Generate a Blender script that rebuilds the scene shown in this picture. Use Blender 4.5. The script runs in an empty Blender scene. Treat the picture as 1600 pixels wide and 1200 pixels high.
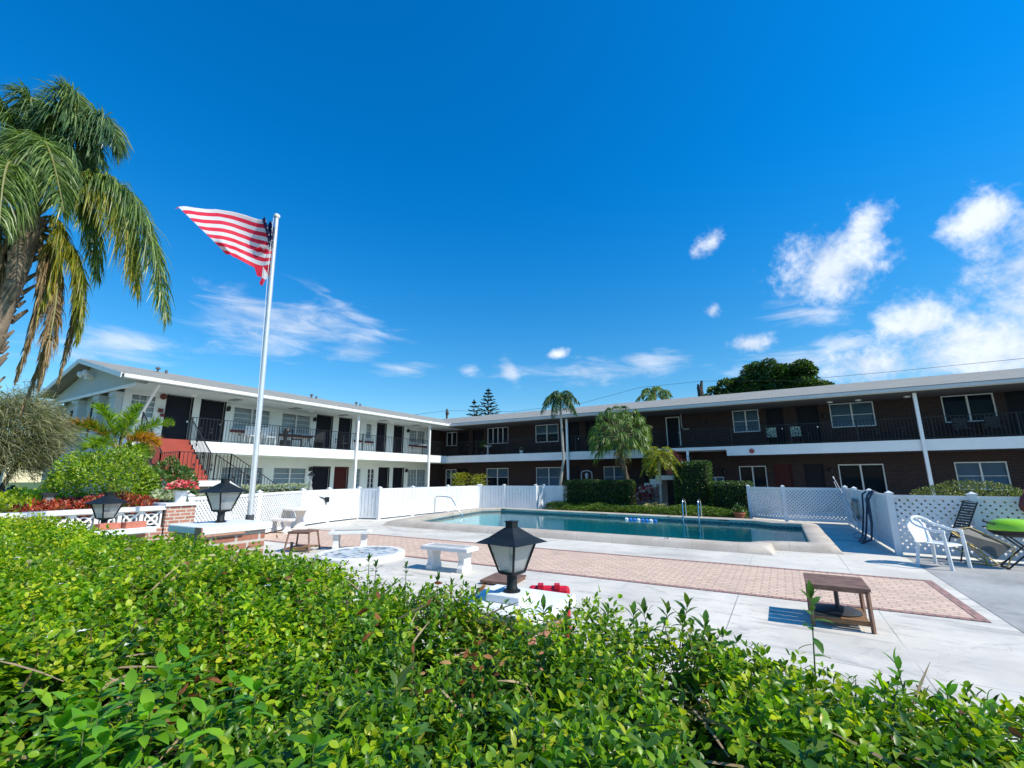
import bpy, math, random
import numpy as np
from mathutils import Vector, Matrix, Euler
random.seed(7); rng = np.random.default_rng(11)
R_ = math.radians
S = bpy.context.scene
COL = S.collection

# ---------------------------------------------------------------- camera, sky, sun, exposure
cd = bpy.data.cameras.new("camera"); cam = bpy.data.objects.new("camera", cd); COL.objects.link(cam)
CP = Vector((18.42, -23.016, 1.55))
Rv = Vector((0.86141988, 0.50787504, -0.00432833)); Uv = Vector((0.10781453, -0.1745258, 0.97873223)); Fv = Vector((-0.49631827, 0.84356605, 0.2050963))
M = Matrix((Rv, Uv, -Fv)).transposed().to_4x4(); M.translation = CP
cam.matrix_world = M
cd.sensor_width = 36; cd.lens = 15.721; cd.clip_start = 0.02; cd.clip_end = 3000
S.camera = cam
S.view_settings.view_transform = 'Standard'; S.view_settings.look = 'None'
S.view_settings.exposure = 0.3; S.view_settings.gamma = 1
S.cycles.max_bounces = 8; S.cycles.transparent_max_bounces = 16
S.cycles.caustics_reflective = False; S.cycles.caustics_refractive = False

SUN_EL = R_(46.5); SUN_AZ = R_(86)     # azimuth measured from +Y towards +X
sd = bpy.data.lights.new("sun", 'SUN'); so = bpy.data.objects.new("sun", sd); COL.objects.link(so)
sd.energy = 4.6; sd.angle = R_(0.55); sd.color = (1, .93, .80)
sdir = Vector((math.sin(SUN_AZ)*math.cos(SUN_EL), math.cos(SUN_AZ)*math.cos(SUN_EL), math.sin(SUN_EL)))
so.rotation_euler = sdir.to_track_quat('Z', 'Y').to_euler(); so.location = (30, -10, 40)

W = bpy.data.worlds.new("World"); S.world = W; W.use_nodes = True
nt = W.node_tree; nt.nodes.clear()
def N(nt, t, **kw):
    n = nt.nodes.new(t)
    for k, v in kw.items(): setattr(n, k, v)
    return n
def math_(nt, op, a, b=None, c=None, clamp=False):
    n = nt.nodes.new('ShaderNodeMath'); n.operation = op; n.use_clamp = clamp
    for i, v in enumerate((a, b, c)):
        if v is None: continue
        if isinstance(v, (int, float)): n.inputs[i].default_value = v
        else: nt.links.new(v, n.inputs[i])
    return n.outputs[0]
def mixc(nt, fac, a, b, blend='MIX'):
    n = nt.nodes.new('ShaderNodeMix'); n.data_type = 'RGBA'; n.blend_type = blend
    for s_, v in ((0, fac), (6, a), (7, b)):
        if isinstance(v, (int, float)): n.inputs[s_].default_value = v
        elif isinstance(v, tuple): n.inputs[s_].default_value = (*v[:3], 1)
        else: nt.links.new(v, n.inputs[s_])
    return n.outputs[2]
def smooth(nt, v, lo, hi):
    n = nt.nodes.new('ShaderNodeMapRange'); n.interpolation_type = 'SMOOTHSTEP'
    nt.links.new(v, n.inputs[0]); n.inputs[1].default_value = lo; n.inputs[2].default_value = hi
    return n.outputs[0]

sky = N(nt, 'ShaderNodeTexSky', sky_type='NISHITA'); sky.sun_disc = False
sky.sun_elevation = SUN_EL; sky.sun_rotation = SUN_AZ; sky.air_density = 1.0; sky.dust_density = 0.3; sky.ozone_density = 3.0
hs = N(nt, 'ShaderNodeHueSaturation'); hs.inputs['Saturation'].default_value = 1.35; hs.inputs['Hue'].default_value = .492; hs.inputs['Value'].default_value = 1.0
nt.links.new(sky.outputs[0], hs.inputs['Color'])

tc = N(nt, 'ShaderNodeTexCoord'); sx = N(nt, 'ShaderNodeSeparateXYZ'); nt.links.new(tc.outputs['Generated'], sx.inputs[0])
az = math_(nt, 'MULTIPLY', math_(nt, 'ARCTAN2', sx.outputs[0], sx.outputs[1]), 57.2958)
el = math_(nt, 'MULTIPLY', math_(nt, 'ARCSINE', sx.outputs[2]), 57.2958)
def vec(nt, x, y, z=0.0):
    n = nt.nodes.new('ShaderNodeCombineXYZ')
    for i, v in enumerate((x, y, z)):
        if isinstance(v, (int, float)): n.inputs[i].default_value = v
        else: nt.links.new(v, n.inputs[i])
    return n.outputs[0]
def noise(nt, v, scale, detail=5, rough=.55, dist=0.0):
    n = nt.nodes.new('ShaderNodeTexNoise'); n.inputs['Scale'].default_value = scale; n.inputs['Detail'].default_value = detail
    n.inputs['Roughness'].default_value = rough; n.inputs['Distortion'].default_value = dist
    nt.links.new(v, n.inputs['Vector']); return n.outputs[0]
skytint = mixc(nt, 1.0, hs.outputs[0], mixc(nt, smooth(nt, el, 0, 38), (1.0, 1.02, 1.02), (.03, 1.12, 1.48)), 'MULTIPLY')
pa = vec(nt, az, el, 3.1)
n_big = noise(nt, pa, .22, 7, .6, .3)
n_fine = noise(nt, pa, .8, 6, .62, .2)
n_cum = math_(nt, 'ADD', math_(nt, 'MULTIPLY', n_big, .6), math_(nt, 'MULTIPLY', n_fine, .4))
pw = vec(nt, math_(nt, 'ADD', math_(nt, 'MULTIPLY', az, .30), math_(nt, 'MULTIPLY', el, .5)), math_(nt, 'SUBTRACT', math_(nt, 'MULTIPLY', el, 1.2), math_(nt, 'MULTIPLY', az, .06)), 8.0)
n_cir = noise(nt, pw, .42, 7, .62, .7)
def blob(a0, e0, ra, re, rot=0.0):
    da = math_(nt, 'SUBTRACT', az, a0); de = math_(nt, 'SUBTRACT', el, e0)
    c, s = math.cos(R_(rot)), math.sin(R_(rot))
    u = math_(nt, 'MULTIPLY_ADD', da, c/ra, math_(nt, 'MULTIPLY', de, s/ra))
    v = math_(nt, 'MULTIPLY_ADD', de, c/re, math_(nt, 'MULTIPLY', da, -s/re))
    d = math_(nt, 'SQRT', math_(nt, 'ADD', math_(nt, 'MULTIPLY', u, u), math_(nt, 'MULTIPLY', v, v)))
    return math_(nt, 'SUBTRACT', 1.0, d)
def union(lst):
    o = lst[0]
    for b in lst[1:]: o = math_(nt, 'MAXIMUM', o, b)
    return o
CUM = [(7.4, 21.6, 6.2, 5.0, 10), (10.4, 24.4, 3.4, 2.0, 35), (-4.6, 26.6, 2.6, 1.5, 25), (22.0, 15.6, 7.0, 8.4, 0), (18.9, 22.0, 3.6, 2.4, 20), (13.2, 14.2, 4.6, 3.2, 0), (22.5, 19.5, 4.5, 3.5, 0),
       (17.5, 11.0, 11, 5.2, 0), (24, 12, 8, 7, 0), (9, 10.8, 6, 2.6, 0), (-1.2, 14.8, 2.9, 1.5, 0), (-5.1, 19.2, 1.2, 1.2, 0), (-24.5, 15.6, 1.9, .7, 8), (24, 20, 3.5, 3.5, 0), (27, 11, 6, 7, 0)]
cum = union([blob(*b) for b in CUM])
cum = smooth(nt, math_(nt, 'ADD', cum, math_(nt, 'MULTIPLY', math_(nt, 'SUBTRACT', n_cum, .5), 2.9)), -.02, 1.0)
CIR = [(-57, 16.8, 12, 4.2, 14), (-62, 18.5, 7, 2, -12), (-51, 19.6, 7, 1.5, -22), (-50, 16.6, 6, 2.6, 10), (-73, 12.6, 9, 2.4, 10), (-21, 13.4, 11, 1.9, -3), (-30.6, 13.4, 1.3, 3.2, 25), (-13, 13.6, 5, 2.0, 0),
       (-44, 13.5, 5, 1.2, 5), (-36, 13.6, 2, 1.0, 0), (3, 12, 9, 2.5, 0), (5, 17, 5, 2.0, -10), (8, 13.2, 6, 1.4, -12)]
cir = union([blob(*b) for b in CIR])
cir = smooth(nt, math_(nt, 'ADD', cir, math_(nt, 'MULTIPLY', math_(nt, 'SUBTRACT', n_cir, .5), 3.0)), .0, 1.5)
cov = math_(nt, 'MAXIMUM', math_(nt, 'MULTIPLY', cum, .95), math_(nt, 'MULTIPLY', cir, .74), clamp=True)
lum = mixc(nt, smooth(nt, n_big, .35, .7), (4.6, 5.3, 6.4), (6.6, 7.1, 7.9))
skc = mixc(nt, cov, skytint, lum)
bg = N(nt, 'ShaderNodeBackground'); nt.links.new(skc, bg.inputs[0]); bg.inputs[1].default_value = .122
ow = N(nt, 'ShaderNodeOutputWorld'); nt.links.new(bg.outputs[0], ow.inputs[0])

# ---------------------------------------------------------------- materials
MATS = {}
def newmat(name):
    m = bpy.data.materials.new(name); m.use_nodes = True
    nt = m.node_tree; b = nt.nodes['Principled BSDF']
    return m, nt, b
def mat(name, col, rough=.6, var=.12, scale=3.0, bump=0.0, bscale=60, metal=0.0, spec=.5, stain=None, st=(.55, .75), coat=0):
    """painted / stone / metal surface with noise variation, optional stain colour and bump"""
    if name in MATS: return MATS[name]
    m, nt, b = newmat(name)
    g = N(nt, 'ShaderNodeNewGeometry')
    n1 = noise(nt, g.outputs['Position'], scale, 6, .6)
    n2 = noise(nt, g.outputs['Position'], scale*9, 4, .6)
    f = math_(nt, 'ADD', math_(nt, 'MULTIPLY', n1, .65), math_(nt, 'MULTIPLY', n2, .35))
    lo = tuple(c*(1-var) for c in col); hi = tuple(min(1, c*(1+var)) for c in col)
    c = mixc(nt, smooth(nt, f, .32, .68), lo, hi)
    if stain:
        n3 = noise(nt, g.outputs['Position'], scale*.55, 8, .68, .4)
        c = mixc(nt, math_(nt, 'MULTIPLY', smooth(nt, n3, *st), .8), c, stain)
    nt.links.new(c, b.inputs['Base Color'])
    b.inputs['Roughness'].default_value = rough; b.inputs['Metallic'].default_value = metal
    b.inputs['Specular IOR Level'].default_value = spec
    if coat: b.inputs['Coat Weight'].default_value = coat
    if bump:
        bn = N(nt, 'ShaderNodeBump'); bn.inputs['Strength'].default_value = bump; bn.inputs['Distance'].default_value = .01
        nt.links.new(noise(nt, g.outputs['Position'], bscale, 4, .6), bn.inputs['Height']); nt.links.new(bn.outputs[0], b.inputs['Normal'])
    MATS[name] = m; return m
def brick_mat(name, c1, c2, mortar, scale=1.0, bw=.21, bh=.07, ms=.012, floor=False, bump=.5, dirt=None, rough=.8):
    m, nt, b = newmat(name)
    g = N(nt, 'ShaderNodeNewGeometry'); s = N(nt, 'ShaderNodeSeparateXYZ'); nt.links.new(g.outputs['Position'], s.inputs[0])
    if floor: v = vec(nt, s.outputs[0], s.outputs[1], 0)
    else: v = vec(nt, math_(nt, 'ADD', s.outputs[0], s.outputs[1]), s.outputs[2], 0)
    br = N(nt, 'ShaderNodeTexBrick'); nt.links.new(v, br.inputs['Vector'])
    br.inputs['Scale'].default_value = 1; br.inputs['Brick Width'].default_value = bw; br.inputs['Row Height'].default_value = bh
    br.inputs['Mortar Size'].default_value = ms; br.inputs['Mortar Smooth'].default_value = .2; br.inputs['Bias'].default_value = 0
    br.inputs['Color1'].default_value = (*c1, 1); br.inputs['Color2'].default_value = (*c2, 1); br.inputs['Mortar'].default_value = (*mortar, 1)
    n1 = noise(nt, g.outputs['Position'], 1.3, 7, .6); n2 = noise(nt, g.outputs['Position'], 22, 4, .6)
    c = mixc(nt, math_(nt, 'MULTIPLY', smooth(nt, n2, .3, .7), .45), br.outputs[0], mixc(nt, .5, br.outputs[0], (0.02, .02, .02)))
    if dirt: c = mixc(nt, math_(nt, 'MULTIPLY', smooth(nt, n1, .55, .72), .6), c, dirt)
    nt.links.new(c, b.inputs['Base Color']); b.inputs['Roughness'].default_value = rough
    bn = N(nt, 'ShaderNodeBump'); bn.inputs['Strength'].default_value = bump; bn.inputs['Distance'].default_value = .008; bn.invert = True
    nt.links.new(math_(nt, 'ADD', br.outputs[1], math_(nt, 'MULTIPLY', n2, -.5)), bn.inputs['Height']); nt.links.new(bn.outputs[0], b.inputs['Normal'])
    MATS[name] = m; return m
def leaf_mat(name, cols, trans=.35, rough=.38, spec=.5, tmul=(1.5, 1.5, .45)):
    """cols: list of (pos, colour) picked per leaf"""
    if name in MATS: return MATS[name]
    m, nt, b = newmat(name)
    g = N(nt, 'ShaderNodeNewGeometry'); r = N(nt, 'ShaderNodeValToRGB'); nt.links.new(g.outputs['Random Per Island'], r.inputs[0])
    e = r.color_ramp.elements
    e[0].position, e[0].color = cols[0][0], (*cols[0][1], 1); e[1].position, e[1].color = cols[-1][0], (*cols[-1][1], 1)
    for p, c in cols[1:-1]:
        x = e.new(p); x.color = (*c, 1)
    n1 = noise(nt, g.outputs['Position'], 1.7, 4, .6)
    c = mixc(nt, .8, r.outputs[0], mixc(nt, n1, (.5, .55, .5), (1.6, 1.45, 1.2)), 'MULTIPLY')
    n2 = noise(nt, g.outputs['Position'], 7, 3, .5); c = mixc(nt, .7, c, mixc(nt, smooth(nt, n2, .3, .7), (.6, .65, .6), (1.5, 1.4, 1.1)), 'MULTIPLY')
    nt.links.new(c, b.inputs['Base Color']); b.inputs['Roughness'].default_value = rough; b.inputs['Specular IOR Level'].default_value = spec
    t = N(nt, 'ShaderNodeBsdfTranslucent'); nt.links.new(mixc(nt, 1.0, c, tmul, 'MULTIPLY'), t.inputs[0])
    mx = N(nt, 'ShaderNodeMixShader'); mx.inputs[0].default_value = trans
    nt.links.new(b.outputs[0], mx.inputs[1]); nt.links.new(t.outputs[0], mx.inputs[2])
    nt.links.new(mx.outputs[0], nt.nodes['Material Output'].inputs[0])
    MATS[name] = m; return m
def glass_mat(name, tint=(.75, .85, .9), refl=1.0):
    m, nt, b = newmat(name); nt.nodes.remove(b)
    fr = N(nt, 'ShaderNodeLayerWeight'); fr.inputs[0].default_value = .5
    t = N(nt, 'ShaderNodeBsdfTransparent'); t.inputs[0].default_value = (*tint, 1)
    gl = N(nt, 'ShaderNodeBsdfGlossy'); gl.inputs['Roughness'].default_value = .03
    mx = N(nt, 'ShaderNodeMixShader'); nt.links.new(math_(nt, 'MULTIPLY_ADD', math_(nt, 'POWER', fr.outputs[1], 4.0), refl, .03 if refl > .2 else .008, clamp=True), mx.inputs[0])
    nt.links.new(t.outputs[0], mx.inputs[1]); nt.links.new(gl.outputs[0], mx.inputs[2]); nt.links.new(mx.outputs[0], nt.nodes['Material Output'].inputs[0])
    MATS[name] = m; return m

white = mat('white_paint', (.80, .81, .80), .5, .05, 1.2, .05, 40, stain=(.6, .6, .57), st=(.6, .8))
vinyl = mat('white_vinyl', (.74, .76, .775), .36, .05, 2.2, stain=(.52, .53, .50), st=(.52, .8))
facade = mat('pale_stucco', (.70, .75, .72), .8, .05, .8, .25, 90, stain=(.55, .6, .56), st=(.6, .85))
gablem = mat('grey_blue_stucco', (.47, .53, .53), .8, .05, .8, .25, 90)
soffit = mat('soffit_paint', (.50, .55, .53), .7, .05, .8)
blackm = mat('black_iron', (.012, .012, .013), .45, .2, 6)
lantm = mat('lantern_black', (.010, .013, .015), .5, .25, 14, .15, 120, stain=(.03, .035, .04), st=(.5, .8), spec=.3)
steel = mat('stainless_steel', (.62, .62, .62), .18, .05, 9, metal=1)
polem = mat('pole_aluminium', (.72, .73, .75), .35, .06, 5, metal=.5)
redp = mat('red_stair_paint', (.35, .06, .035), .55, .1, 2.5, stain=(.4, .08, .05), st=(.6, .8))
darkdoor = mat('dark_door', (.007, .008, .014), .55, .15, 4, spec=.2)
reddoor = mat('maroon_door', (.06, .012, .012), .55, .15, 4, spec=.2)
whiteframe = mat('window_frame_white', (.68, .70, .70), .4, .04, 3)
darkframe = mat('window_frame_dark', (.06, .06, .06), .4, .1, 3)
blindm = mat('blind_vinyl', (.62, .66, .66), .6, .06, 2)
darkroom = mat('dark_interior', (.02, .025, .03), .9, .2, 2)
screenm = mat('window_screen', (.03, .045, .06), .35, .15, 2)
boxm = mat('window_box_red', (.12, .02, .02), .6, .2, 5)
concw = mat('cast_concrete_white', (.72, .71, .68), .75, .08, 3, .3, 70, stain=(.48, .46, .42), st=(.55, .8))
capw = mat('pier_cap_white', (.74, .76, .78), .55, .06, 4, .25, 50, stain=(.5, .5, .5), st=(.6, .8))
wood = mat('brown_wood', (.19, .105, .07), .6, .3, 9, .2, 80)
plastw = mat('white_plastic', (.76, .78, .78), .35, .03, 3, stain=(.6, .6, .55), st=(.62, .85))
soilm = mat('soil', (.06, .045, .03), .95, .3, 4, .5, 30)
trunkm = mat('palm_trunk', (.24, .19, .14), .9, .35, 9, .9, 30, stain=(.10, .075, .05), st=(.5, .7))
barkm = mat('bark', (.10, .08, .06), .9, .3, 8, .8, 30)
paletr = mat('pale_trunk', (.33, .31, .27), .85, .2, 6, .4, 40)
brickR = brick_mat('red_brick', (.36, .13, .085), (.45, .20, .135), (.55, .50, .44), bw=.2, bh=.068)
brickD = brick_mat('brown_brick', (.046, .016, .013), (.024, .010, .009), (.048, .038, .036), bw=.24, bh=.085, ms=.011)
glassm = glass_mat('window_glass', (.86, .92, .94), .6)
glassd = glass_mat('window_glass_dim', (.42, .56, .68), .10)
frost = None

def deck_mat():
    m, nt, b = newmat('deck_concrete')
    g = N(nt, 'ShaderNodeNewGeometry'); s = N(nt, 'ShaderNodeSeparateXYZ'); nt.links.new(g.outputs['Position'], s.inputs[0])
    P = g.outputs['Position']
    n1 = noise(nt, P, .7, 8, .62, .3); n2 = noise(nt, P, 5, 6, .65); n3 = noise(nt, P, 60, 4, .7)
    c = mixc(nt, smooth(nt, n1, .3, .7), (.55, .51, .44), (.71, .66, .57))
    c = mixc(nt, math_(nt, 'MULTIPLY', smooth(nt, n2, .42, .75), .45), c, (.47, .465, .45))
    pv = vec(nt, math_(nt, 'MULTIPLY', s.outputs[0], .45), s.outputs[1], 0)
    n4 = noise(nt, pv, 1.5, 9, .75, 1.2)
    c = mixc(nt, math_(nt, 'MULTIPLY', smooth(nt, n4, .51, .66), .62), c, (.27, .26, .245))
    n5 = noise(nt, P, .33, 5, .6, .8)
    c = mixc(nt, math_(nt, 'MULTIPLY', smooth(nt, n5, .5, .66), .35), c, (.40, .375, .33))
    c = mixc(nt, math_(nt, 'MULTIPLY', smooth(nt, n3, .55, .8), .25), c, (.38, .375, .36))
    # saw-cut joints: a grid, slightly wandering
    br = N(nt, 'ShaderNodeTexBrick'); br.offset = 0.0
    br.inputs['Scale'].default_value = 1; br.inputs['Brick Width'].default_value = 1.48; br.inputs['Row Height'].default_value = 1.62; br.inputs['Mortar Size'].default_value = .006; br.inputs['Mortar Smooth'].default_value = .1
    off = vec(nt, math_(nt, 'ADD', s.outputs[0], math_(nt, 'MULTIPLY', n2, .01)), math_(nt, 'ADD', s.outputs[1], .17), 0); nt.links.new(off, br.inputs['Vector'])
    c = mixc(nt, math_(nt, 'MULTIPLY', math_(nt, 'MULTIPLY', br.outputs[1], smooth(nt, n1, .38, .62)), .75), c, (.16, .155, .15))
    # hairline cracks
    vo = N(nt, 'ShaderNodeTexVoronoi', feature='DISTANCE_TO_EDGE'); vo.inputs['Scale'].default_value = .42
    nt.links.new(vec(nt, math_(nt, 'ADD', s.outputs[0], n2), math_(nt, 'ADD', s.outputs[1], n1), 0), vo.inputs['Vector'])
    cr = math_(nt, 'SUBTRACT', 1.0, smooth(nt, vo.outputs[0], .0, .004))
    c = mixc(nt, math_(nt, 'MULTIPLY', cr, .4), c, (.22, .21, .2))
    nt.links.new(c, b.inputs['Base Color']); b.inputs['Roughness'].default_value = .8
    bn = N(nt, 'ShaderNodeBump'); bn.inputs['Strength'].default_value = .25; bn.inputs['Distance'].default_value = .006
    nt.links.new(math_(nt, 'ADD', n3, math_(nt, 'MULTIPLY', br.outputs[1], -2)), bn.inputs['Height']); nt.links.new(bn.outputs[0], b.inputs['Normal'])
    return m
deckm = deck_mat()
slabgrey = mat('old_grey_concrete', (.36, .355, .34), .85, .16, 1.2, .3, 80, stain=(.2, .195, .185), st=(.5, .72))
copingm = mat('coping_stone', (.50, .45, .40), .75, .14, 2.5, .4, 50, stain=(.33, .30, .27), st=(.5, .7))
paverm = brick_mat('salmon_pavers', (.80, .56, .42), (.64, .46, .35), (.44, .33, .26), bw=.20, bh=.10, ms=.010, floor=True, dirt=(.38, .29, .21))
paveredge = brick_mat('rose_paver_border', (.42, .23, .19), (.36, .20, .18), (.2, .15, .13), bw=.10, bh=.20, ms=.01, floor=True)
grassm = mat('ground_grass', (.07, .12, .03), .95, .3, 2, .4, 30)

def shingle_mat():
    m, nt, b = newmat('roof_shingles')
    g = N(nt, 'ShaderNodeNewGeometry'); s = N(nt, 'ShaderNodeSeparateXYZ'); nt.links.new(g.outputs['Position'], s.inputs[0])
    nrm = N(nt, 'ShaderNodeSeparateXYZ'); nt.links.new(g.outputs['True Normal'], nrm.inputs[0])
    isx = math_(nt, 'GREATER_THAN', math_(nt, 'ABSOLUTE', nrm.outputs[0]), .1)
    u = N(nt, 'ShaderNodeMix'); u.data_type = 'FLOAT'; nt.links.new(isx, u.inputs[0]); nt.links.new(s.outputs[0], u.inputs[2]); nt.links.new(s.outputs[1], u.inputs[3])
    br = N(nt, 'ShaderNodeTexBrick'); nt.links.new(vec(nt, u.outputs[0], math_(nt, 'MULTIPLY', s.outputs[2], 4.0), 0), br.inputs['Vector'])
    br.inputs['Scale'].default_value = 1; br.inputs['Brick Width'].default_value = .3; br.inputs['Row Height'].default_value = .15; br.inputs['Mortar Size'].default_value = .012
    br.inputs['Color1'].default_value = (.31, .305, .27, 1); br.inputs['Color2'].default_value = (.24, .235, .21, 1); br.inputs['Mortar'].default_value = (.17, .165, .155, 1)
    n1 = noise(nt, g.outputs['Position'], .9, 7, .65); n2 = noise(nt, g.outputs['Position'], 14, 5, .6)
    c = mixc(nt, math_(nt, 'MULTIPLY', smooth(nt, n1, .42, .7), .5), br.outputs[0], (.22, .215, .20))
    c = mixc(nt, math_(nt, 'MULTIPLY', smooth(nt, n2, .4, .75), .35), c, (.38, .375, .34))
    nt.links.new(c, b.inputs['Base Color']); b.inputs['Roughness'].default_value = .9
    bn = N(nt, 'ShaderNodeBump'); bn.inputs['Strength'].default_value = .5; bn.inputs['Distance'].default_value = .01; bn.invert = True
    nt.links.new(br.outputs[1], bn.inputs['Height']); nt.links.new(bn.outputs[0], b.inputs['Normal'])
    return m
shingles = shingle_mat()

# ---------------------------------------------------------------- mesh builder
class MB:
    def __init__(s): s.v = []; s.f = []
    def add(s, vs, fs):
        o = len(s.v); s.v += [tuple(map(float, p)) for p in vs]; s.f += [tuple(i+o for i in f) for f in fs]; return s
    def box(s, x0, y0, z0, x1, y1, z1):
        if x0 > x1: x0, x1 = x1, x0
        if y0 > y1: y0, y1 = y1, y0
        if z0 > z1: z0, z1 = z1, z0
        return s.add([(x0, y0, z0), (x1, y0, z0), (x1, y1, z0), (x0, y1, z0), (x0, y0, z1), (x1, y0, z1), (x1, y1, z1), (x0, y1, z1)],
                     [(0, 3, 2, 1), (4, 5, 6, 7), (0, 1, 5, 4), (1, 2, 6, 5), (2, 3, 7, 6), (3, 0, 4, 7)])
    def prism(s, pts, z0, z1, ztop=None):
        n = len(pts)
        vs = [(x, y, z0) for x, y in pts] + [(x, y, z1) for x, y in pts]
        fs = [tuple(range(n-1, -1, -1)), tuple(range(n, 2*n))] + [(i, (i+1) % n, n+(i+1) % n, n+i) for i in range(n)]
        return s.add(vs, fs)
    def beam(s, a, b, w, h=None, up=(0, 0, 1)):
        """rectangular bar from a to b"""
        a = Vector(a); b = Vector(b); d = (b-a); L = d.length
        if L < 1e-6: return s
        d /= L; up = Vector(up); x = d.cross(up)
        if x.length < 1e-3: x = d.cross(Vector((1, 0, 0)))
        x.normalize(); y = x.cross(d); h = h or w; x *= w/2; y *= h/2
        return s.add([a-x-y, a+x-y, a+x+y, a-x+y, b-x-y, b+x-y, b+x+y, b-x+y], [(0, 3, 2, 1), (4, 5, 6, 7), (0, 1, 5, 4), (1, 2, 6, 5), (2, 3, 7, 6), (3, 0, 4, 7)])
    def tube(s, pts, r, seg=8, cap=True):
        pts = [Vector(p) for p in pts]; n = len(pts)
        rs = r if isinstance(r, (list, tuple)) else [r]*n
        o = len(s.v); pd = None
        for i, p in enumerate(pts):
            d = (pts[min(i+1, n-1)]-pts[max(i-1, 0)]).normalized()
            if pd is None:
                x = d.cross(Vector((0, 0, 1)));
                if x.length < .05: x = d.cross(Vector((1, 0, 0)))
                x.normalize()
            else:
                x = (x - d*x.dot(d)).normalized()
            y = d.cross(x); pd = d
            for k in range(seg):
                a = 2*math.pi*k/seg; s.v.append(tuple(p+(x*math.cos(a)+y*math.sin(a))*rs[i]))
        for i in range(n-1):
            for k in range(seg):
                k2 = (k+1) % seg
                s.f.append((o+i*seg+k, o+i*seg+k2, o+(i+1)*seg+k2, o+(i+1)*seg+k))
        if cap:
            s.f.append(tuple(o+k for k in range(seg-1, -1, -1))); s.f.append(tuple(o+(n-1)*seg+k for k in range(seg)))
        return s
    def lathe(s, prof, c=(0, 0, 0), seg=24, sy=1.0, rot=0.0, cap=True):
        """prof: list of (r,z)"""
        o = len(s.v); n = len(prof)
        for r, z in prof:
            for k in range(seg):
                a = 2*math.pi*k/seg+rot; s.v.append((c[0]+r*math.cos(a), c[1]+r*math.sin(a)*sy, c[2]+z))
        for i in range(n-1):
            for k in range(seg):
                k2 = (k+1) % seg; s.f.append((o+i*seg+k, o+i*seg+k2, o+(i+1)*seg+k2, o+(i+1)*seg+k))
        if cap:
            s.f.append(tuple(o+k for k in range(seg-1, -1, -1))); s.f.append(tuple(o+(n-1)*seg+k for k in range(seg)))
        return s
    def xf(s, mtx):
        s.v = [tuple(mtx @ Vector(p)) for p in s.v]; return s
    def join(s, o): return s.add(o.v, o.f)
    def build(s, name, m, parent=None, world=True, smooth=False, bevel=0.0):
        me = bpy.data.meshes.new(name)
        off = Vector((0, 0, 0))
        if parent is not None and world:
            off = root_loc(parent)
        me.from_pydata([tuple(Vector(p)-off) for p in s.v], [], s.f)
        me.materials.append(m); me.update()
        if smooth:
            me.polygons.foreach_set('use_smooth', [True]*len(me.polygons))
            try: me.set_sharp_from_angle(angle=R_(40))
            except Exception: pass
        ob = bpy.data.objects.new(name, me); COL.objects.link(ob)
        if parent is not None: ob.parent = parent
        if bevel:
            bv = ob.modifiers.new('bevel', 'BEVEL'); bv.width = bevel; bv.segments = 2; bv.limit_method = 'ANGLE'
        return ob
def root_loc(o):
    l = Vector((0, 0, 0))
    while o is not None: l += Vector(o.location); o = o.parent
    return l
def tag(o, label=None, cat=None, group=None, kind=None):
    if label: o['label'] = label
    if cat: o['category'] = cat
    if group: o['group'] = group
    if kind: o['kind'] = kind
    return o
def thing(name, label, cat, loc=(0, 0, 0), rz=0.0, group=None):
    o = bpy.data.objects.new(name, None); COL.objects.link(o); o.location = loc; o.rotation_euler = (0, 0, rz); o.empty_display_size = .2
    return tag(o, label, cat, group)
def copy_tree(o, parent=None):
    c = o.copy(); COL.objects.link(c); c.parent = parent
    for ch in [x for x in KIDS(o)]: copy_tree(ch, c)
    return c
def KIDS(o): return [x for x in list(COL.objects) if x.parent == o]
def struct(ob, label=None): ob['kind'] = 'structure'; return ob

def inst_mesh(name, tv, tf, mats, T, m, parent=None, smooth=False):
    """N instances of template (tv,tf); mats (N,3,3) columns=axes incl. scale; T (N,3)"""
    tv = np.asarray(tv, float); nv = len(tv); N_ = len(T)
    V = np.einsum('nij,vj->nvi', mats, tv)+T[:, None, :]
    off = np.array(root_loc(parent)) if parent is not None else np.zeros(3)
    V = (V-off).reshape(-1, 3)
    loops = np.concatenate([np.array(f) for f in tf]); sizes = np.array([len(f) for f in tf])
    L = (loops[None, :]+(np.arange(N_)*nv)[:, None]).reshape(-1)
    sz = np.tile(sizes, N_); st = np.concatenate([[0], np.cumsum(sz)[:-1]])
    me = bpy.data.meshes.new(name)
    me.vertices.add(len(V)); me.vertices.foreach_set('co', V.astype(np.float32).ravel())
    me.loops.add(len(L)); me.loops.foreach_set('vertex_index', L.astype(np.int32))
    me.polygons.add(len(sz)); me.polygons.foreach_set('loop_start', st.astype(np.int32))
    if smooth: me.polygons.foreach_set('use_smooth', np.ones(len(sz), bool))
    me.update(calc_edges=True); me.materials.append(m)
    ob = bpy.data.objects.new(name, me); COL.objects.link(ob)
    if parent is not None: ob.parent = parent
    return ob
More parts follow.
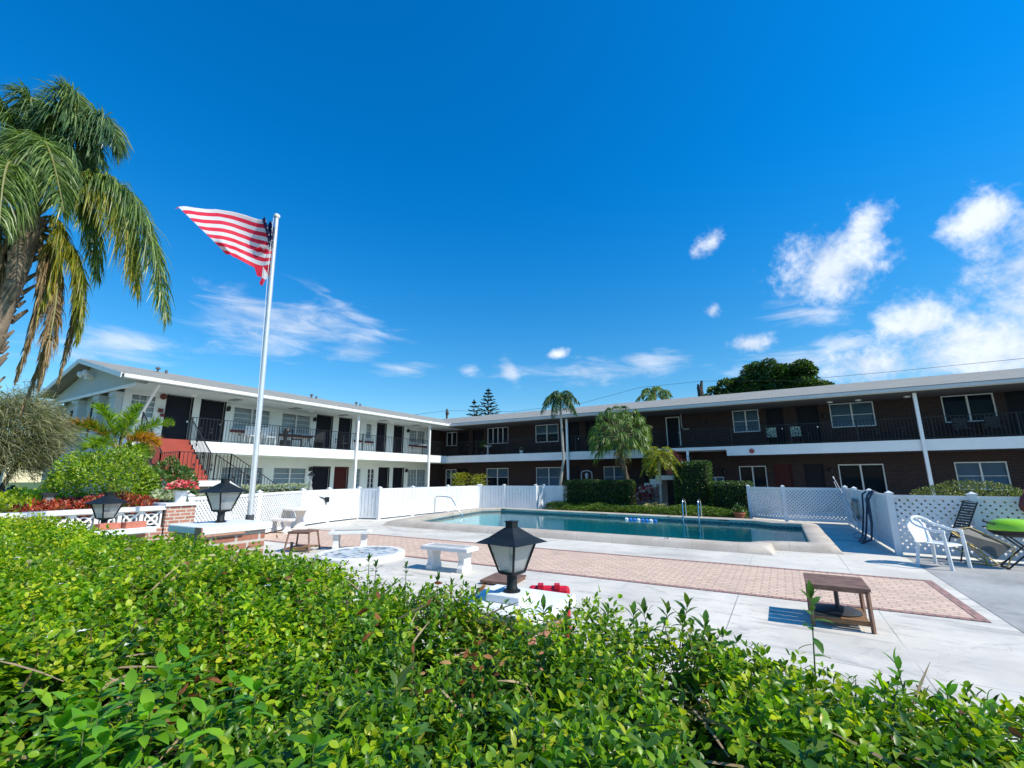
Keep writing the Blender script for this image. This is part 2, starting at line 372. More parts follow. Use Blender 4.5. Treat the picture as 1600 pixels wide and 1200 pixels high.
# leaf templates: along +X (length 1), width in Y, normal Z
LF_S = ([(0, 0, 0), (.42, .26, .05), (1, 0, -.06), (.42, -.26, .05), (.5, 0, -.03)], [(0, 4, 2, 1), (0, 3, 2, 4)])
LF_R = ([(0, 0, 0), (.18, .22, .05), (.5, .36, .07), (.82, .26, .02), (1, 0, -.05), (.82, -.26, .02), (.5, -.36, .07), (.18, -.22, .05), (.2, 0, 0), (.5, 0, 0), (.82, 0, -.03)],
        [(0, 8, 1), (8, 9, 2, 1), (9, 10, 3, 2), (10, 4, 3), (0, 7, 8), (8, 7, 6, 9), (9, 6, 5, 10), (10, 5, 4)])
LF_L = ([(0, 0, 0), (.2, .13, .04), (.5, .19, .05), (.8, .11, -.02), (1, 0, -.14), (.8, -.11, -.02), (.5, -.19, .05), (.2, -.13, .04), (.2, 0, .01), (.5, 0, .01), (.8, 0, -.06)], LF_R[1])
def orient(d, up=None, roll=None):
    """frames with X axis along d (N,3); Z roughly up"""
    d = d/np.linalg.norm(d, axis=1, keepdims=True)
    if up is None: up = np.tile([0, 0, 1.], (len(d), 1))
    y = np.cross(up, d); ln = np.linalg.norm(y, axis=1, keepdims=True); y = np.where(ln < 1e-3, [[0, 1., 0]], y/np.maximum(ln, 1e-6))
    z = np.cross(d, y)
    return np.stack([d, y, z], axis=2)
def rdirs(n, zmin=-1., zmax=1.):
    z = rng.uniform(zmin, zmax, n); a = rng.uniform(0, 2*np.pi, n); r = np.sqrt(1-z*z); return np.stack([r*np.cos(a), r*np.sin(a), z], 1)
def leaves(name, P, size, tmpl, m, parent=None, updir=.5, szvar=.3, outward=None):
    n = len(P); d = rdirs(n, -.3, .8)
    if outward is not None: d = d+outward*.9
    up = rdirs(n)*.7+np.array([0, 0, updir])+np.array([.3, 0, 0])
    if outward is not None: up = up+outward*.6
    F = orient(d, up); s = size*rng.uniform(1-szvar, 1+szvar, n)
    return inst_mesh(name, tmpl[0], tmpl[1], F*s[:, None, None], P, m, parent)

# ================================================================ THE SETTING
def poly_sheet(name, outer, hole, z, m):
    import bmesh
    bm = bmesh.new()
    def loop(pts):
        vs = [bm.verts.new((x, y, z)) for x, y in pts]
        return [bm.edges.new((vs[i], vs[(i+1) % len(vs)])) for i in range(len(vs))]
    ed = loop(outer)
    if hole: ed += loop(hole)
    bmesh.ops.triangle_fill(bm, use_beauty=True, use_dissolve=False, edges=ed)
    bmesh.ops.recalc_face_normals(bm, faces=bm.faces)
    for f in bm.faces:
        if f.normal.z < 0: f.normal_flip()
    me = bpy.data.meshes.new(name); bm.to_mesh(me); bm.free(); me.materials.append(m)
    ob = bpy.data.objects.new(name, me); COL.objects.link(ob); return struct(ob)
# pool outlines in plan (near side = low y); outer foot of the coping and inner water edge
PO = [(6.7, -11.75), (18.12, -12.2), (18.14, -11.45), (19.35, -11.38), (19.3, -5.75), (18.2, -5.7), (17.75, -5.2), (6.6, -3.95), (5.65, -4.95), (5.9, -8.0)]
def inset(poly, d):
    n = len(poly); out = []
    for i in range(n):
        p0, p1, p2 = Vector(poly[i-1]), Vector(poly[i]), Vector(poly[(i+1) % n])
        a = (p1-p0).normalized(); b = (p2-p1).normalized(); na = Vector((-a.y, a.x)); nb = Vector((-b.y, b.x))
        k = (na+nb).normalized(); c = max(.35, k.dot(na)); out.append(tuple(p1+k*(d/c)))
    return out
PI = [(7.35, -11.15), (17.35, -11.6), (17.65, -11.5), (17.95, -11.1), (18.3, -10.95), (18.8, -10.9), (18.78, -6.35), (18.0, -6.25), (17.45, -5.75), (6.95, -4.55), (6.3, -5.3), (6.75, -8.2)]
poly_sheet('ground', [(-400, -400), (400, -400), (400, 400), (-400, 400)], [(-2, -24.5), (30, -24.5), (30, 8), (-2, 8)], -.05, grassm)
poly_sheet('pool_deck', [(-2, -24.5), (30, -24.5), (30, 8), (-2, 8)], PI, 0.0, deckm)
poly_sheet('paver_strip', [(4.15, -15.9), (20.2, -15.9), (20.2, -13.6), (4.15, -13.6)], None, .004, paverm)
pb = MB()
for x0, y0, x1, y1 in [(4.15, -15.9, 20.2, -15.8), (4.15, -13.7, 20.2, -13.6), (20.1, -15.8, 20.2, -13.7), (4.15, -15.8, 4.25, -13.7)]:
    pb.add([(x0, y0, .0075), (x1, y0, .0075), (x1, y1, .0075), (x0, y1, .0075)], [(0, 1, 2, 3)])
struct(pb.build('paver_border', paveredge))
poly_sheet('grey_slab', [(20.35, -16.4), (29.9, -16.4), (29.9, -11.0), (20.35, -11.0)], None, .004, slabgrey)
poly_sheet('planting_bed', [(8.35, -3.9), (17.3, -4.95), (17.2, .4), (8.35, .4)], None, .006, soilm)

# ---------------------------------------------------------------- pool
pool = thing('swimming_pool', 'raised-edge rectangular swimming pool with teal water and stone coping', 'swimming pool', (12.5, -8, 0))
def ring(outer, inner_, z0, z1, slope=.10):
    """coping: sloping outer face, rounded nose, top, inner drop"""
    mb = MB()
    c = Vector((12.5, -8))
    def grow(poly, d):
        return inset(poly, -d)
    rings = []
    oo = outer
    rings.append([(x, y, z0) for x, y in oo]); rings.append([(x, y, z1-.03) for x, y in inset(oo, slope)]); rings.append([(x, y, z1) for x, y in inset(oo, slope+.04)])
    return mb, rings
cp = MB()
no, ni = len(PO), len(PI)
# resample both outlines by angle about the centre so they can be bridged
def ray_hit(poly, ang, c=(12.5, -8)):
    dx, dy = math.cos(ang), math.sin(ang); best = None
    for i in range(len(poly)):
        x1, y1 = poly[i][0]-c[0], poly[i][1]-c[1]; x2, y2 = poly[(i+1) % len(poly)][0]-c[0], poly[(i+1) % len(poly)][1]-c[1]
        ex, ey = x2-x1, y2-y1; den = dx*ey-dy*ex
        if abs(den) < 1e-9: continue
        t = (x1*ey-y1*ex)/den; u = (x1*dy-y1*dx)/den
        if t > 0 and -1e-6 <= u <= 1+1e-6 and (best is None or t < best): best = t
    return (c[0]+dx*best, c[1]+dy*best)
angs = sorted(set([round(math.atan2(y+8, x-12.5), 5) for x, y in PO+PI]+[round(-math.pi+2*math.pi*k/90, 5) for k in range(90)]))
ro = [ray_hit(PO, a) for a in angs]; ri = [ray_hit(PI, a) for a in angs]
K = len(angs); rows = []
rows.append([(x, y, .0) for x, y in ro])
rows.append([(a[0]*.86+b[0]*.14, a[1]*.86+b[1]*.14, .11) for a, b in zip(ro, ri)])
rows.append([(a[0]*.74+b[0]*.26, a[1]*.74+b[1]*.26, .15) for a, b in zip(ro, ri)])
rows.append([(a[0]*.06+b[0]*.94, a[1]*.06+b[1]*.94, .15) for a, b in zip(ro, ri)])
rows.append([(b[0], b[1], .125) for b in ri]); rows.append([(b[0], b[1], .045) for b in ri])
for r in rows: cp.v += r
for j in range(len(rows)-1):
    for i in range(K): cp.f.append((j*K+i, j*K+(i+1) % K, (j+1)*K+(i+1) % K, (j+1)*K+i))
cop = cp.build('coping', copingm, pool, smooth=True)
# coping joints: brick-like wide stones
def coping_mat():
    m, nt, b = newmat('coping_stones')
    g = N(nt, 'ShaderNodeNewGeometry'); s = N(nt, 'ShaderNodeSeparateXYZ'); nt.links.new(g.outputs['Position'], s.inputs[0]); P = g.outputs['Position']
    n1 = noise(nt, P, 1.4, 7, .6); n2 = noise(nt, P, 30, 5, .65)
    c = mixc(nt, smooth(nt, n1, .3, .7), (.43, .365, .295), (.56, .50, .42)); c = mixc(nt, math_(nt, 'MULTIPLY', smooth(nt, n2, .4, .7), .5), c, (.36, .30, .25))
    jx = math_(nt, 'LESS_THAN', math_(nt, 'FRACT', math_(nt, 'DIVIDE', s.outputs[0], .92)), .012)
    c = mixc(nt, math_(nt, 'MULTIPLY', jx, .6), c, (.25, .22, .2))
    nt.links.new(c, b.inputs['Base Color']); b.inputs['Roughness'].default_value = .75
    bn = N(nt, 'ShaderNodeBump'); bn.inputs['Strength'].default_value = .35; bn.inputs['Distance'].default_value = .006; nt.links.new(n2, bn.inputs['Height']); nt.links.new(bn.outputs[0], b.inputs['Normal'])
    return m
cop.data.materials[0] = coping_mat()
tilem = brick_mat('pool_tile_band', (.05, .09, .14), (.08, .14, .18), (.3, .35, .36), bw=.15, bh=.15, ms=.01)
plm = mat('pool_plaster', (.50, .74, .76), .6, .06, .8)
def basin_depth(x): return -.75-.95*max(0, min(1, (x-9.5)/6.0))
bs = MB()
top = [(b[0], b[1], .045) for b in ri]; tl = [(b[0], b[1], -.10) for b in ri]
bs.v += top+tl
for i in range(K): bs.f.append((i, K+i, K+(i+1) % K, (i+1) % K))
bs.build('tile_band', tilem, pool)
bs = MB(); bs.v += tl+[(b[0], b[1], basin_depth(b[0])) for b in ri]+[(12.5+(b[0]-12.5)*.001, -8+(b[1]+8)*.001, 0) for b in ri][:0]
for i in range(K): bs.f.append((i, K+i, K+(i+1) % K, (i+1) % K))
# floor as strips in x
bs.build('basin_wall', plm, pool)
fb = MB(); xs = [5.4, 8, 9.5, 11, 12.5, 14, 15.5, 19.5]
for a, b in zip(xs[:-1], xs[1:]):
    za, zb = basin_depth(a), basin_depth(b); fb.add([(a, -12.3, za), (b, -12.3, zb), (b, -3.7, zb), (a, -3.7, za)], [(0, 1, 2, 3)])
fb.build('basin_floor', plm, pool)
stp = MB(); 
for k, (r, z) in enumerate([(1.0, -.2), (1.4, -.45), (1.8, -.7)]): stp.box(6.0, -9.3, z-.25, 6.7+r*.55, -6.6, z)
stp.build('entry_step', plm, pool)
ln = MB(); ln.box(12.95, -11.4, basin_depth(13)+.01, 13.2, -4.6, basin_depth(13)+.03); ln.build('break_line', mat('navy_tile', (.01, .03, .08), .4), pool)
# water: closed body with absorption
wm, nt_, b_ = newmat('pool_water'); nt_.nodes.remove(b_)
fr = N(nt_, 'ShaderNodeFresnel'); fr.inputs[0].default_value = 1.33
tr = N(nt_, 'ShaderNodeBsdfTransparent'); tr.inputs[0].default_value = (.15, .76, .84, 1); gl = N(nt_, 'ShaderNodeBsdfGlossy'); gl.inputs['Roughness'].default_value = .02
g_ = N(nt_, 'ShaderNodeNewGeometry'); bn = N(nt_, 'ShaderNodeBump'); bn.inputs['Strength'].default_value = .28; bn.inputs['Distance'].default_value = .012
mp_ = N(nt_, 'ShaderNodeMapping'); mp_.inputs['Scale'].default_value = (1.0, 2.2, 1); nt_.links.new(g_.outputs['Position'], mp_.inputs[0])
nt_.links.new(noise(nt_, mp_.outputs[0], 3.0, 3, .5, .4), bn.inputs['Height']); nt_.links.new(bn.outputs[0], gl.inputs['Normal']); nt_.links.new(bn.outputs[0], fr.inputs['Normal'])
mx = N(nt_, 'ShaderNodeMixShader'); nt_.links.new(fr.outputs[0], mx.inputs[0]); nt_.links.new(tr.outputs[0], mx.inputs[1]); nt_.links.new(gl.outputs[0], mx.inputs[2])
nt_.links.new(mx.outputs[0], nt_.nodes['Material Output'].inputs[0])
wb = MB(); wi = [(12.5+(x-12.5)*1.0, y) for x, y in ri]
wb.v += [(x, y, .005) for x, y in wi]
wb.f += [tuple(range(K))]
struct(wb.build('pool_water', wm))
# depth markers on the far and near coping
dm = mat('marker_black', (.02, .02, .02), .6)
for (x, y, w, far) in [(6.9, -4.25, .3, 1), (12.0, -4.9, .34, 1), (16.4, -5.35, .34, 1)]:
    mk = MB()
    mk.box(x, y-.33, .082, x+w, y-.326, .09)
    for k in range(5): mk.box(x+k*w/5, y-.33, .089, x+k*w/5+w/8, y-.325, .11+.012*(k % 2))
    mk.build('depth_marker', dm, pool)
mk = MB(); mk.box(15.86, -11.86, .152, 16.06, -11.72, .156); mk.build('depth_marker', mat('marker_white', (.8, .8, .8), .5), pool)
mk = MB(); mk.box(15.91, -11.82, .158, 15.94, -11.76, .162); mk.box(15.96, -11.83, .158, 16.02, -11.75, .162); mk.build('depth_marker', dm, pool)

# ---------------------------------------------------------------- building helpers
def Wp(side, a, o, z):
    if side == 'L': return (-1.5+o, a, z)
    if side == 'R': return (a, 1.5-o, z)
    if side == 'G': return (a, -16.5-o, z)
def wbox(mb, side, a0, a1, o0, o1, z0, z1):
    p, q = Wp(side, a0, o0, z0), Wp(side, a1, o1, z1); return mb.box(*p, *q)
def wallgrid(side, a0, a1, z0, z1, holes, depth=.14):
    mb = MB(); As = sorted(set([a0, a1]+[v for h in holes for v in h[:2]])); Zs = sorted(set([z0, z1]+[v for h in holes for v in h[2:4]]))
    flip = side in 'RG'
    def quad(pts): 
        mb.add(pts, [(0, 1, 2, 3)])
    for i in range(len(As)-1):
        for j in range(len(Zs)-1):
            ca, cz = (As[i]+As[i+1])/2, (Zs[j]+Zs[j+1])/2
            if any(h[0] < ca < h[1] and h[2] < cz < h[3] for h in holes): continue
            quad([Wp(side, As[i], 0, Zs[j]), Wp(side, As[i+1], 0, Zs[j]), Wp(side, As[i+1], 0, Zs[j+1]), Wp(side, As[i], 0, Zs[j+1])])
    for h in holes:
        b0, b1, y0, y1 = h[:4]
        quad([Wp(side, b0, 0, y0), Wp(side, b0, -depth, y0), Wp(side, b0, -depth, y1), Wp(side, b0, 0, y1)])
        quad([Wp(side, b1, 0, y0), Wp(side, b1, 0, y1), Wp(side, b1, -depth, y1), Wp(side, b1, -depth, y0)])
        quad([Wp(side, b0, 0, y0), Wp(side, b1, 0, y0), Wp(side, b1, -depth, y0), Wp(side, b0, -depth, y0)])
        quad([Wp(side, b0, 0, y1), Wp(side, b0, -depth, y1), Wp(side, b1, -depth, y1), Wp(side, b1, 0, y1)])
    return mb
def window(par, side, a0, a1, z0, z1, kind='blind', fm=None, mull=1, bars=0, blind_to=.0, label=None):
    fm = fm or whiteframe; t = .045; w = MB()
    wbox(w, side, a0, a0+t, -.10, -.02, z0, z1); wbox(w, side, a1-t, a1, -.10, -.02, z0, z1)
    wbox(w, side, a0+t, a1-t, -.10, -.02, z0, z0+t); wbox(w, side, a0+t, a1-t, -.10, -.02, z1-t, z1)
    n = mull+1; cw = (a1-a0-2*t)/n
    for k in range(1, n): wbox(w, side, a0+t+k*cw-.03, a0+t+k*cw+.03, -.10, -.025, z0+t, z1-t)
    if bars:
        for k in range(n):
            x0 = a0+t+k*cw
            for j in range(1, bars+1): wbox(w, side, x0, x0+cw, -.085, -.04, z0+t+(z1-z0-2*t)*j/(bars+1)-.012, z0+t+(z1-z0-2*t)*j/(bars+1)+.012)
    if kind == 'grid':
        for k in range(n):
            x0 = a0+t+k*cw
            for j in range(1, 3): wbox(w, side, x0+cw*j/3-.009, x0+cw*j/3+.009, -.08, -.045, z0+t, z1-t)
    f = w.build('window', fm, par)
    if label: f['label'] = label
    g = MB(); g.add([Wp(side, a0+t, -.07, z0+t), Wp(side, a1-t, -.07, z0+t), Wp(side, a1-t, -.07, z1-t), Wp(side, a0+t, -.07, z1-t)], [(0, 1, 2, 3)]); g.build('pane', (glassd if side == 'R' else glassm) if kind != 'screen' else screenm, f)
    if kind in ('blind', 'grid'):
        b = MB(); z = z1-t-.02; k = 0
        zb = z0+t+(z1-z0)*blind_to
        while z > zb:
            p = [Wp(side, a0+t, -.125, z), Wp(side, a1-t, -.125, z), Wp(side, a1-t, -.105, z-.03), Wp(side, a0+t, -.105, z-.03)]
            b.add(p, [(0, 1, 2, 3)]); z -= .036
        b.build('blind', blindm, f)
    d = MB(); wbox(d, side, a0, a1, -.30, -.14, z0, z1); d.build('dark_backing', darkroom, f)
    return f
def door(par, side, a0, a1, z0, z1, m, fm=None, knob=True, label=None, panels=0):
    w = MB(); wbox(w, side, a0, a1, -.11, -.07, z0, z1)
    if panels:
        ww = (a1-a0)
        for i in range(2):
            for j in range(panels): wbox(w, side, a0+ww*(.14+.40*i), a0+ww*(.46+.40*i), -.07, -.058, z0+(z1-z0)*(.08+.9*j/panels), z0+(z1-z0)*(.08+.9*(j+.8)/panels))
    d = w.build('door', m, par)
    if label: d['label'] = label
    fr_ = MB(); t = .05; q = .012
    wbox(fr_, side, a0-t, a0, -.04, q, z0, z1+t); wbox(fr_, side, a1, a1+t, -.04, q, z0, z1+t); wbox(fr_, side, a0, a1, -.04, q, z1, z1+t)
    fr_.build('door_frame', fm or m, d)
    if knob:
        k = MB(); x = a1-.08*(a1-a0); c = Vector(Wp(side, x, -.05, z0+(z1-z0)*.47)); k.box(c.x-.02, c.y-.02, c.z-.03, c.x+.02, c.y+.02, c.z+.03); k.build('door_knob', steel, d)
    return d
def sconce(par, side, a, z):
    w = MB(); wbox(w, side, a-.05, a+.05, 0, .03, z-.09, z+.09); c = Wp(side, a, .11, z)
    w.lathe([(.02, .13), (.075, .07), (.075, .06), (.05, -.08), (.02, -.1)], c, 8); w.beam(Wp(side, a, .02, z+.05), Wp(side, a, .11, z+.12), .02)
    return w.build('wall_lantern', blackm, par)
def railing(par, pts, h, step=.115, post_every=2.2, ornaments=True, zoff=.06, label=None):
    """pts: polyline (x,y,z) of the foot"""
    w = MB(); orn = MB()
    for a, b in zip(pts[:-1], pts[1:]):
        a, b = Vector(a), Vector(b); L = (b-a).length; d = (b-a)/L; n = max(1, int(L/step))
        up = Vector((0, 0, 1))
        w.beam(a+up*h, b+up*h, .035, .02); w.beam(a+up*zoff, b+up*zoff, .025, .015)
        for i in range(n+1):
            p = a+d*(L*i/n); w.beam(p+up*zoff, p+up*h, .013)
        np_ = max(1, round(L/post_every))
        for i in range(np_+1):
            p = a+d*(L*i/np_); w.beam(p-up*.02, p+up*(h+.01), .032)
            if ornaments and i < np_:
                for f_ in (.28, .62):
                    q = a+d*(L*(i+f_)/np_)
                    for dz in (.42, .27):
                        c = q+up*(h*dz+.12)
                        for s in range(6):
                            an = s*math.pi/3; v = d*math.cos(an)+up*math.sin(an); w.beam(c, c+v*.05, .028, .012)
    o = w.build('railing', blackm, par)
    if label: o['label'] = label
    return o

# ---------------------------------------------------------------- left (white) wing
LW = thing('apartment_wing', 'white stucco two-storey apartment wing with open balcony walkway and gabled end', 'building', (-4.7, -8, 0))
Z1, ZF, ZB, ZE = 2.5, 2.93, 2.5, 4.88
upW = [(-16.35, -15.55, 3.75, 4.62, 'small'), (-12.7, -11.05, 3.65, 4.62), (-10.5, -8.95, 3.65, 4.62), (-5.62, -5.2, 3.75, 4.62, 'small'), (-6.35+.1, -5.85+.1, 3.75, 4.62, 'hidden'), (-1.75, -.35, 3.75, 4.6)]
upD = [(-15.15, -14.32, ZF, 4.72), (-13.95, -13.08, ZF, 4.72), (-8.6, -7.72, ZF, 4.72), (-7.25, -6.5, ZF, 4.72), (-4.6, -3.95, ZF, 4.68), (-3.25, -2.5, ZF, 4.66)]
upW = [(-16.3, -15.5, 3.75, 4.62), (-12.7, -11.05, 3.65, 4.62), (-10.5, -8.95, 3.65, 4.62), (-6.2, -5.85, 3.75, 4.62), (-5.45, -5.0, 3.75, 4.62), (-1.95, -.45, 3.75, 4.58)]
loW = [(-12.9, -11.1, 1.05, 2.06), (-10.65, -8.95, 1.05, 2.07), (-6.05, -5.6, 1.0, 2.09), (-5.15, -4.62, 1.0, 2.09), (-1.95, -.25, 1.02, 2.1)]
loD = [(-15.1, -14.3, .02, 2.05), (-8.6, -7.65, .02, 2.1), (-7.3, -6.5, .02, 2.1), (-4.3, -3.55, .02, 2.12), (-3.15, -2.35, .02, 2.12)]
wallgrid('L', -16.5, 0.0, 0, 4.95, upW+upD+loW+loD).build('wall', facade, LW)
wb = wallgrid('L', 0.0, 1.5, 0, 4.95, []); wb.build('wall', brickD, LW)['label'] = 'short brown brick return at the inner corner'
for i, h in enumerate(upW):
    window(LW, 'L', *h, kind='grid' if i in (0, 3, 5) else 'blind', mull=0 if (h[1]-h[0]) < 1 else 1, bars=3, fm=whiteframe)
for i, h in enumerate(loW):
    if i == 3: window(LW, 'L', *h, kind='gridopen', mull=1, bars=3, label='white sash window with dark panes')
    else: window(LW, 'L', *h, kind='grid' if i == 4 else 'blind', mull=0 if i == 2 else 1, bars=3, fm=whiteframe)
for i, h in enumerate(upD): door(LW, 'L', *h, darkdoor)
for i, h in enumerate(loD): door(LW, 'L', *h, reddoor if i == 2 else darkdoor, label='maroon ground floor door' if i == 2 else None)
for a0, a1 in [(-12.75, -11.0), (-10.55, -8.9), (-6.25, -5.8), (-5.5, -4.95), (-2.0, -.4)]:
    w = MB(); wbox(w, 'L', a0, a1, .005, .16, 3.5, 3.6); w.build('window_box', boxm, LW)
for a in (-12.95, -8.8, -2.15): sconce(LW, 'L', a, 4.45)
for a in (-8.8, -2.15): sconce(LW, 'L', a, 2.0)
w = MB(); w.lathe([(.0, 0), (.11, 0), (.11, .05), (.0, .05)], (0, 0, 0), 16); w.xf(Matrix.Translation((-1.495, -15.32, 4.62)) @ Matrix.Rotation(R_(90), 4, 'Y')); w.build('alarm_bell', boxm, LW)
w = MB(); wbox(w, 'L', -15.42, -15.27, 0, .07, 4.02, 4.16); wbox(w, 'L', -15.33, -15.2, 0, .07, 3.86, 3.98); w.build('alarm_box', boxm, LW)
# gable end
gh = [(-6.6, -5.95, 3.1, 4.35), (-4.45, -3.9, 3.1, 4.5), (-2.6, -2.1, 3.1, 4.55), (-6.6, -5.95, .9, 2.2), (-4.45, -3.9, .9, 2.2), (-2.6, -2.1, .9, 2.2)]
wallgrid('G', -7.5, -1.5, 0, 4.7, gh, .3).build('gable_wall', gablem, LW)
for h in gh: window(LW, 'G', *h, kind='screen', mull=0, bars=0, fm=darkframe)
for x in (-7.3, -5.2, -3.2, -1.75):
    w = MB(); wbox(w, 'G', x-.22, x+.22, .0, .22, 0, 4.55); wbox(w, 'G', x-.27, x+.27, .0, .27, 4.45, 4.6); w.build('pilaster', gablem, LW)
g = MB(); g.add([(-7.9, -16.8, 4.72), (.15, -16.8, 4.72), (.15, -16.8, 4.80), (-3.8, -16.8, 5.86), (-7.9, -16.8, 4.80), (-7.9, -16.5, 4.72), (.15, -16.5, 4.72), (.15, -16.5, 4.80), (-3.8, -16.5, 5.86), (-7.9, -16.5, 4.80)],
      [(0, 1, 2, 3, 4), (9, 8, 7, 6, 5), (0, 5, 6, 1), (1, 6, 7, 2), (2, 7, 8, 3), (3, 8, 9, 4), (4, 9, 5, 0)])
g.build('gable_panel', gablem, LW)
g = MB(); g.box(-7.95, -16.83, 4.62, .2, -16.803, 4.72); g.build('gable_trim', white, LW)
w = MB(); w.box(-3.95, -17.0, 5.28, -3.65, -16.803, 5.42); w.lathe([(.02, -.1), (.11, 0), (.09, .12), (.02, .16)], (-4.05, -17.08, 5.42), 10); w.lathe([(.02, -.1), (.11, 0), (.09, .12), (.02, .16)], (-3.55, -17.08, 5.42), 10); w.build('floodlight', white, LW)
bw = MB(); bw.box(-7.5, -16.5, 0, -7.4, 8, 4.8); bw.build('back_wall', gablem, LW)
# roof
def sheet(mb, pts, t):
    n = len(pts); vs = list(pts)+[(x, y, z-t) for x, y, z in pts]
    mb.add(vs, [tuple(range(n)), tuple(range(2*n-1, n-1, -1))]+[(i, n+i, n+(i+1) % n, (i+1) % n) for i in range(n)])
rf = MB(); sheet(rf, [(.34, -17.25, 4.98), (.34, -.34, 4.98), (-3.8, 3.9, 6.02), (-3.8, -17.25, 6.02)], .07)
sheet(rf, [(-3.802, -17.25, 6.02), (-3.802, 3.9, 6.02), (-7.95, 8.1, 4.98), (-7.95, -17.25, 4.98)], .07)
rfo = rf.build('roof', shingles, LW)
w = MB()
for xa, xb in ((.34, -3.8), (-7.95, -3.8)):
    a = Vector((xa, -17.27, 4.88)); b = Vector((xb, -17.27, 5.92)); w.beam(a, b, .035, .17, up=(0, 0, 1))
w.build('barge_board', white, rfo)
w = MB(); w.box(.34, -17.2, 4.78, .38, -.4, 4.93); w.box(.38, -17.2, 4.80, .48, -.42, 4.815); w.box(.47, -17.2, 4.815, .485, -.42, 4.92); w.build('gutter', white, rfo)
w = MB(); w.box(-1.5, -16.5, 4.74, .33, 1.5, 4.775); w.build('soffit', soffit, rfo)
for y in (-13.3, -10.6, -7.9, -5.2, -2.5): w = MB(); w.box(-.9, y, 4.715, -.3, y+.28, 4.738); w.build('soffit_vent', mat('vent_grey', (.2, .22, .22), .6), rfo)
w = MB(); w.tube([(.3, -16.18, 4.78), (.2, -16.18, 4.68), (-1.4, -16.1, 3.42), (-1.44, -16.1, 3.2), (-1.44, -16.1, 0.2)], .045, 8); w.build('downspout', white, LW)
for (x, y, z) in [(-3.0, -15.07, 5.82), (-3.0, -8.0, 5.82), (-3.0, -4.98, 5.82)]:
    w = MB(); w.tube([(x, y, z-.1), (x, y, z+.13)], .04, 8); w.lathe([(.09, 0), (.09, .05), (.02, .09)], (x, y, z+.13), 8); w.tube([(x, y+.3, z-.1), (x, y+.3, z+.14)], .05, 8); w.build('vent_pipe', mat('vent_dark', (.12, .12, .12), .5), rfo)
# balcony slab of the left wing (its corner belongs to it)
w = MB(); w.prism([(-1.5, -16.7), (0, -16.7), (0, 1.5), (-1.5, 1.5)], Z1, ZF); w.build('balcony_slab', white, LW)
w = MB(); w.box(-1.49, -16.6, Z1-.012, -.02, 1.4, Z1-.004); w.build('balcony_ceiling', mat('ceiling_green_white', (.52, .62, .54), .7, .05, .8), LW)
for y in (-7.37, -1.85):
    w = MB(); w.box(.02, y-.055, 0, .13, y+.055, 4.79); w.build('post', white, LW)
railing(LW, [(-.05, -13.75, ZF), (-.05, 1.45-1.5+.0, ZF)], .86)
for y in (-14.6, -9.5, -4.2):
    w = MB(); w.lathe([(.12, 0), (.1, -.05), (.0, -.07)], (-.8, y, 4.74), 12); w.build('ceiling_light', mat('lamp_white', (.8, .8, .78), .3), LW)

# ---------------------------------------------------------------- right (brick) wing
RW = thing('apartment_wing', 'dark brown brick two-storey apartment wing behind the pool, shaded walkway and long grey roof', 'building', (14, 4, 0))
upW = [(-1.3, -.4, 3.7, 4.65), (2.1, 3.7, 3.7, 4.75), (5.65, 7.2, 3.65, 4.72), (16.65, 17.8, 3.67, 4.75), (20.62, 22.2, 3.67, 4.75), (24.4, 25.95, 3.65, 4.75), (27.5, 29, 3.65, 4.75)]
upD = [(-.2, .55, ZF, 4.6), (1.0, 1.75, ZF, 4.6), (7.85, 8.5, ZF, 4.72), (9.0, 9.7, ZF, 4.72), (13.5, 14.1, ZF+.2, 4.6), (18.15, 18.75, ZF, 4.68), (19.4, 20.15, ZF, 4.68), (26.3, 27.0, ZF, 4.68)]
loW = [(-1.3, -.4, 1.0, 2.12), (2.05, 3.7, 1.0, 2.15), (5.65, 7.35, 1.0, 2.15), (9.9, 11.1, 1.0, 2.14), (15.2, 16.0, 1.0, 1.55), (24.4, 25.9, 1.0, 2.08)]
loD = [(-.2, .5, .02, 2.1), (7.8, 8.45, .02, 2.15), (12.2, 12.9, .02, 2.1), (18.2, 18.85, .02, 2.05), (19.4, 20.05, .02, 2.05)]
slid = [(16.7, 17.85, .1, 2.05), (20.62, 22.2, .1, 2.06)]
wallgrid('R', -1.5, 33, 0, 4.95, upW+upD+loW+loD+slid).build('wall', brickD, RW)
for i, h in enumerate(upW):
    if i in (0, 1): window(RW, 'R', *h, kind='gridopen', mull=3 if i == 1 else 1, bars=0, label='window behind white security bars')
    elif i == 5: window(RW, 'R', *h, kind='open', mull=1, fm=whiteframe)
    else: window(RW, 'R', *h, kind='blind', mull=1, bars=1, blind_to=.4 if i == 2 else .0)
for i, h in enumerate(loW): window(RW, 'R', *h, kind='blind', mull=1, bars=1 if i else 1, blind_to=.45 if i < 2 else .0)
for h in slid:
    window(RW, 'R', *h, kind='open', mull=1, label='white-framed dark sliding door')
for i, h in enumerate(upD):
    door(RW, 'R', *h, darkdoor, fm=whiteframe if i == 4 else None, label='narrow dark door in a white frame' if i == 4 else None)
for i, h in enumerate(loD): door(RW, 'R', *h, reddoor if i == 3 else darkdoor, label='maroon door beside the sliding door' if i == 3 else None)
for a in (7.55, 15.35, 20.4): sconce(RW, 'R', a, 4.2)
for a in (14.95, 16.05, 20.35): sconce(RW, 'R', a, 1.8)
w = MB(); w.tube([(14.25, 1.4, 4.75), (14.25, 1.4, 4.1), (14.35, 1.38, 3.95), (14.6, 1.38, 3.98)], .03, 8); w.build('conduit', mat('grey_pvc', (.35, .35, .36), .5), RW)
rf = MB(); sheet(rf, [(.34, -.34, 4.975), (33, -.34, 4.975), (33, 3.9, 6.015), (-3.8, 3.9, 6.015)], .07)
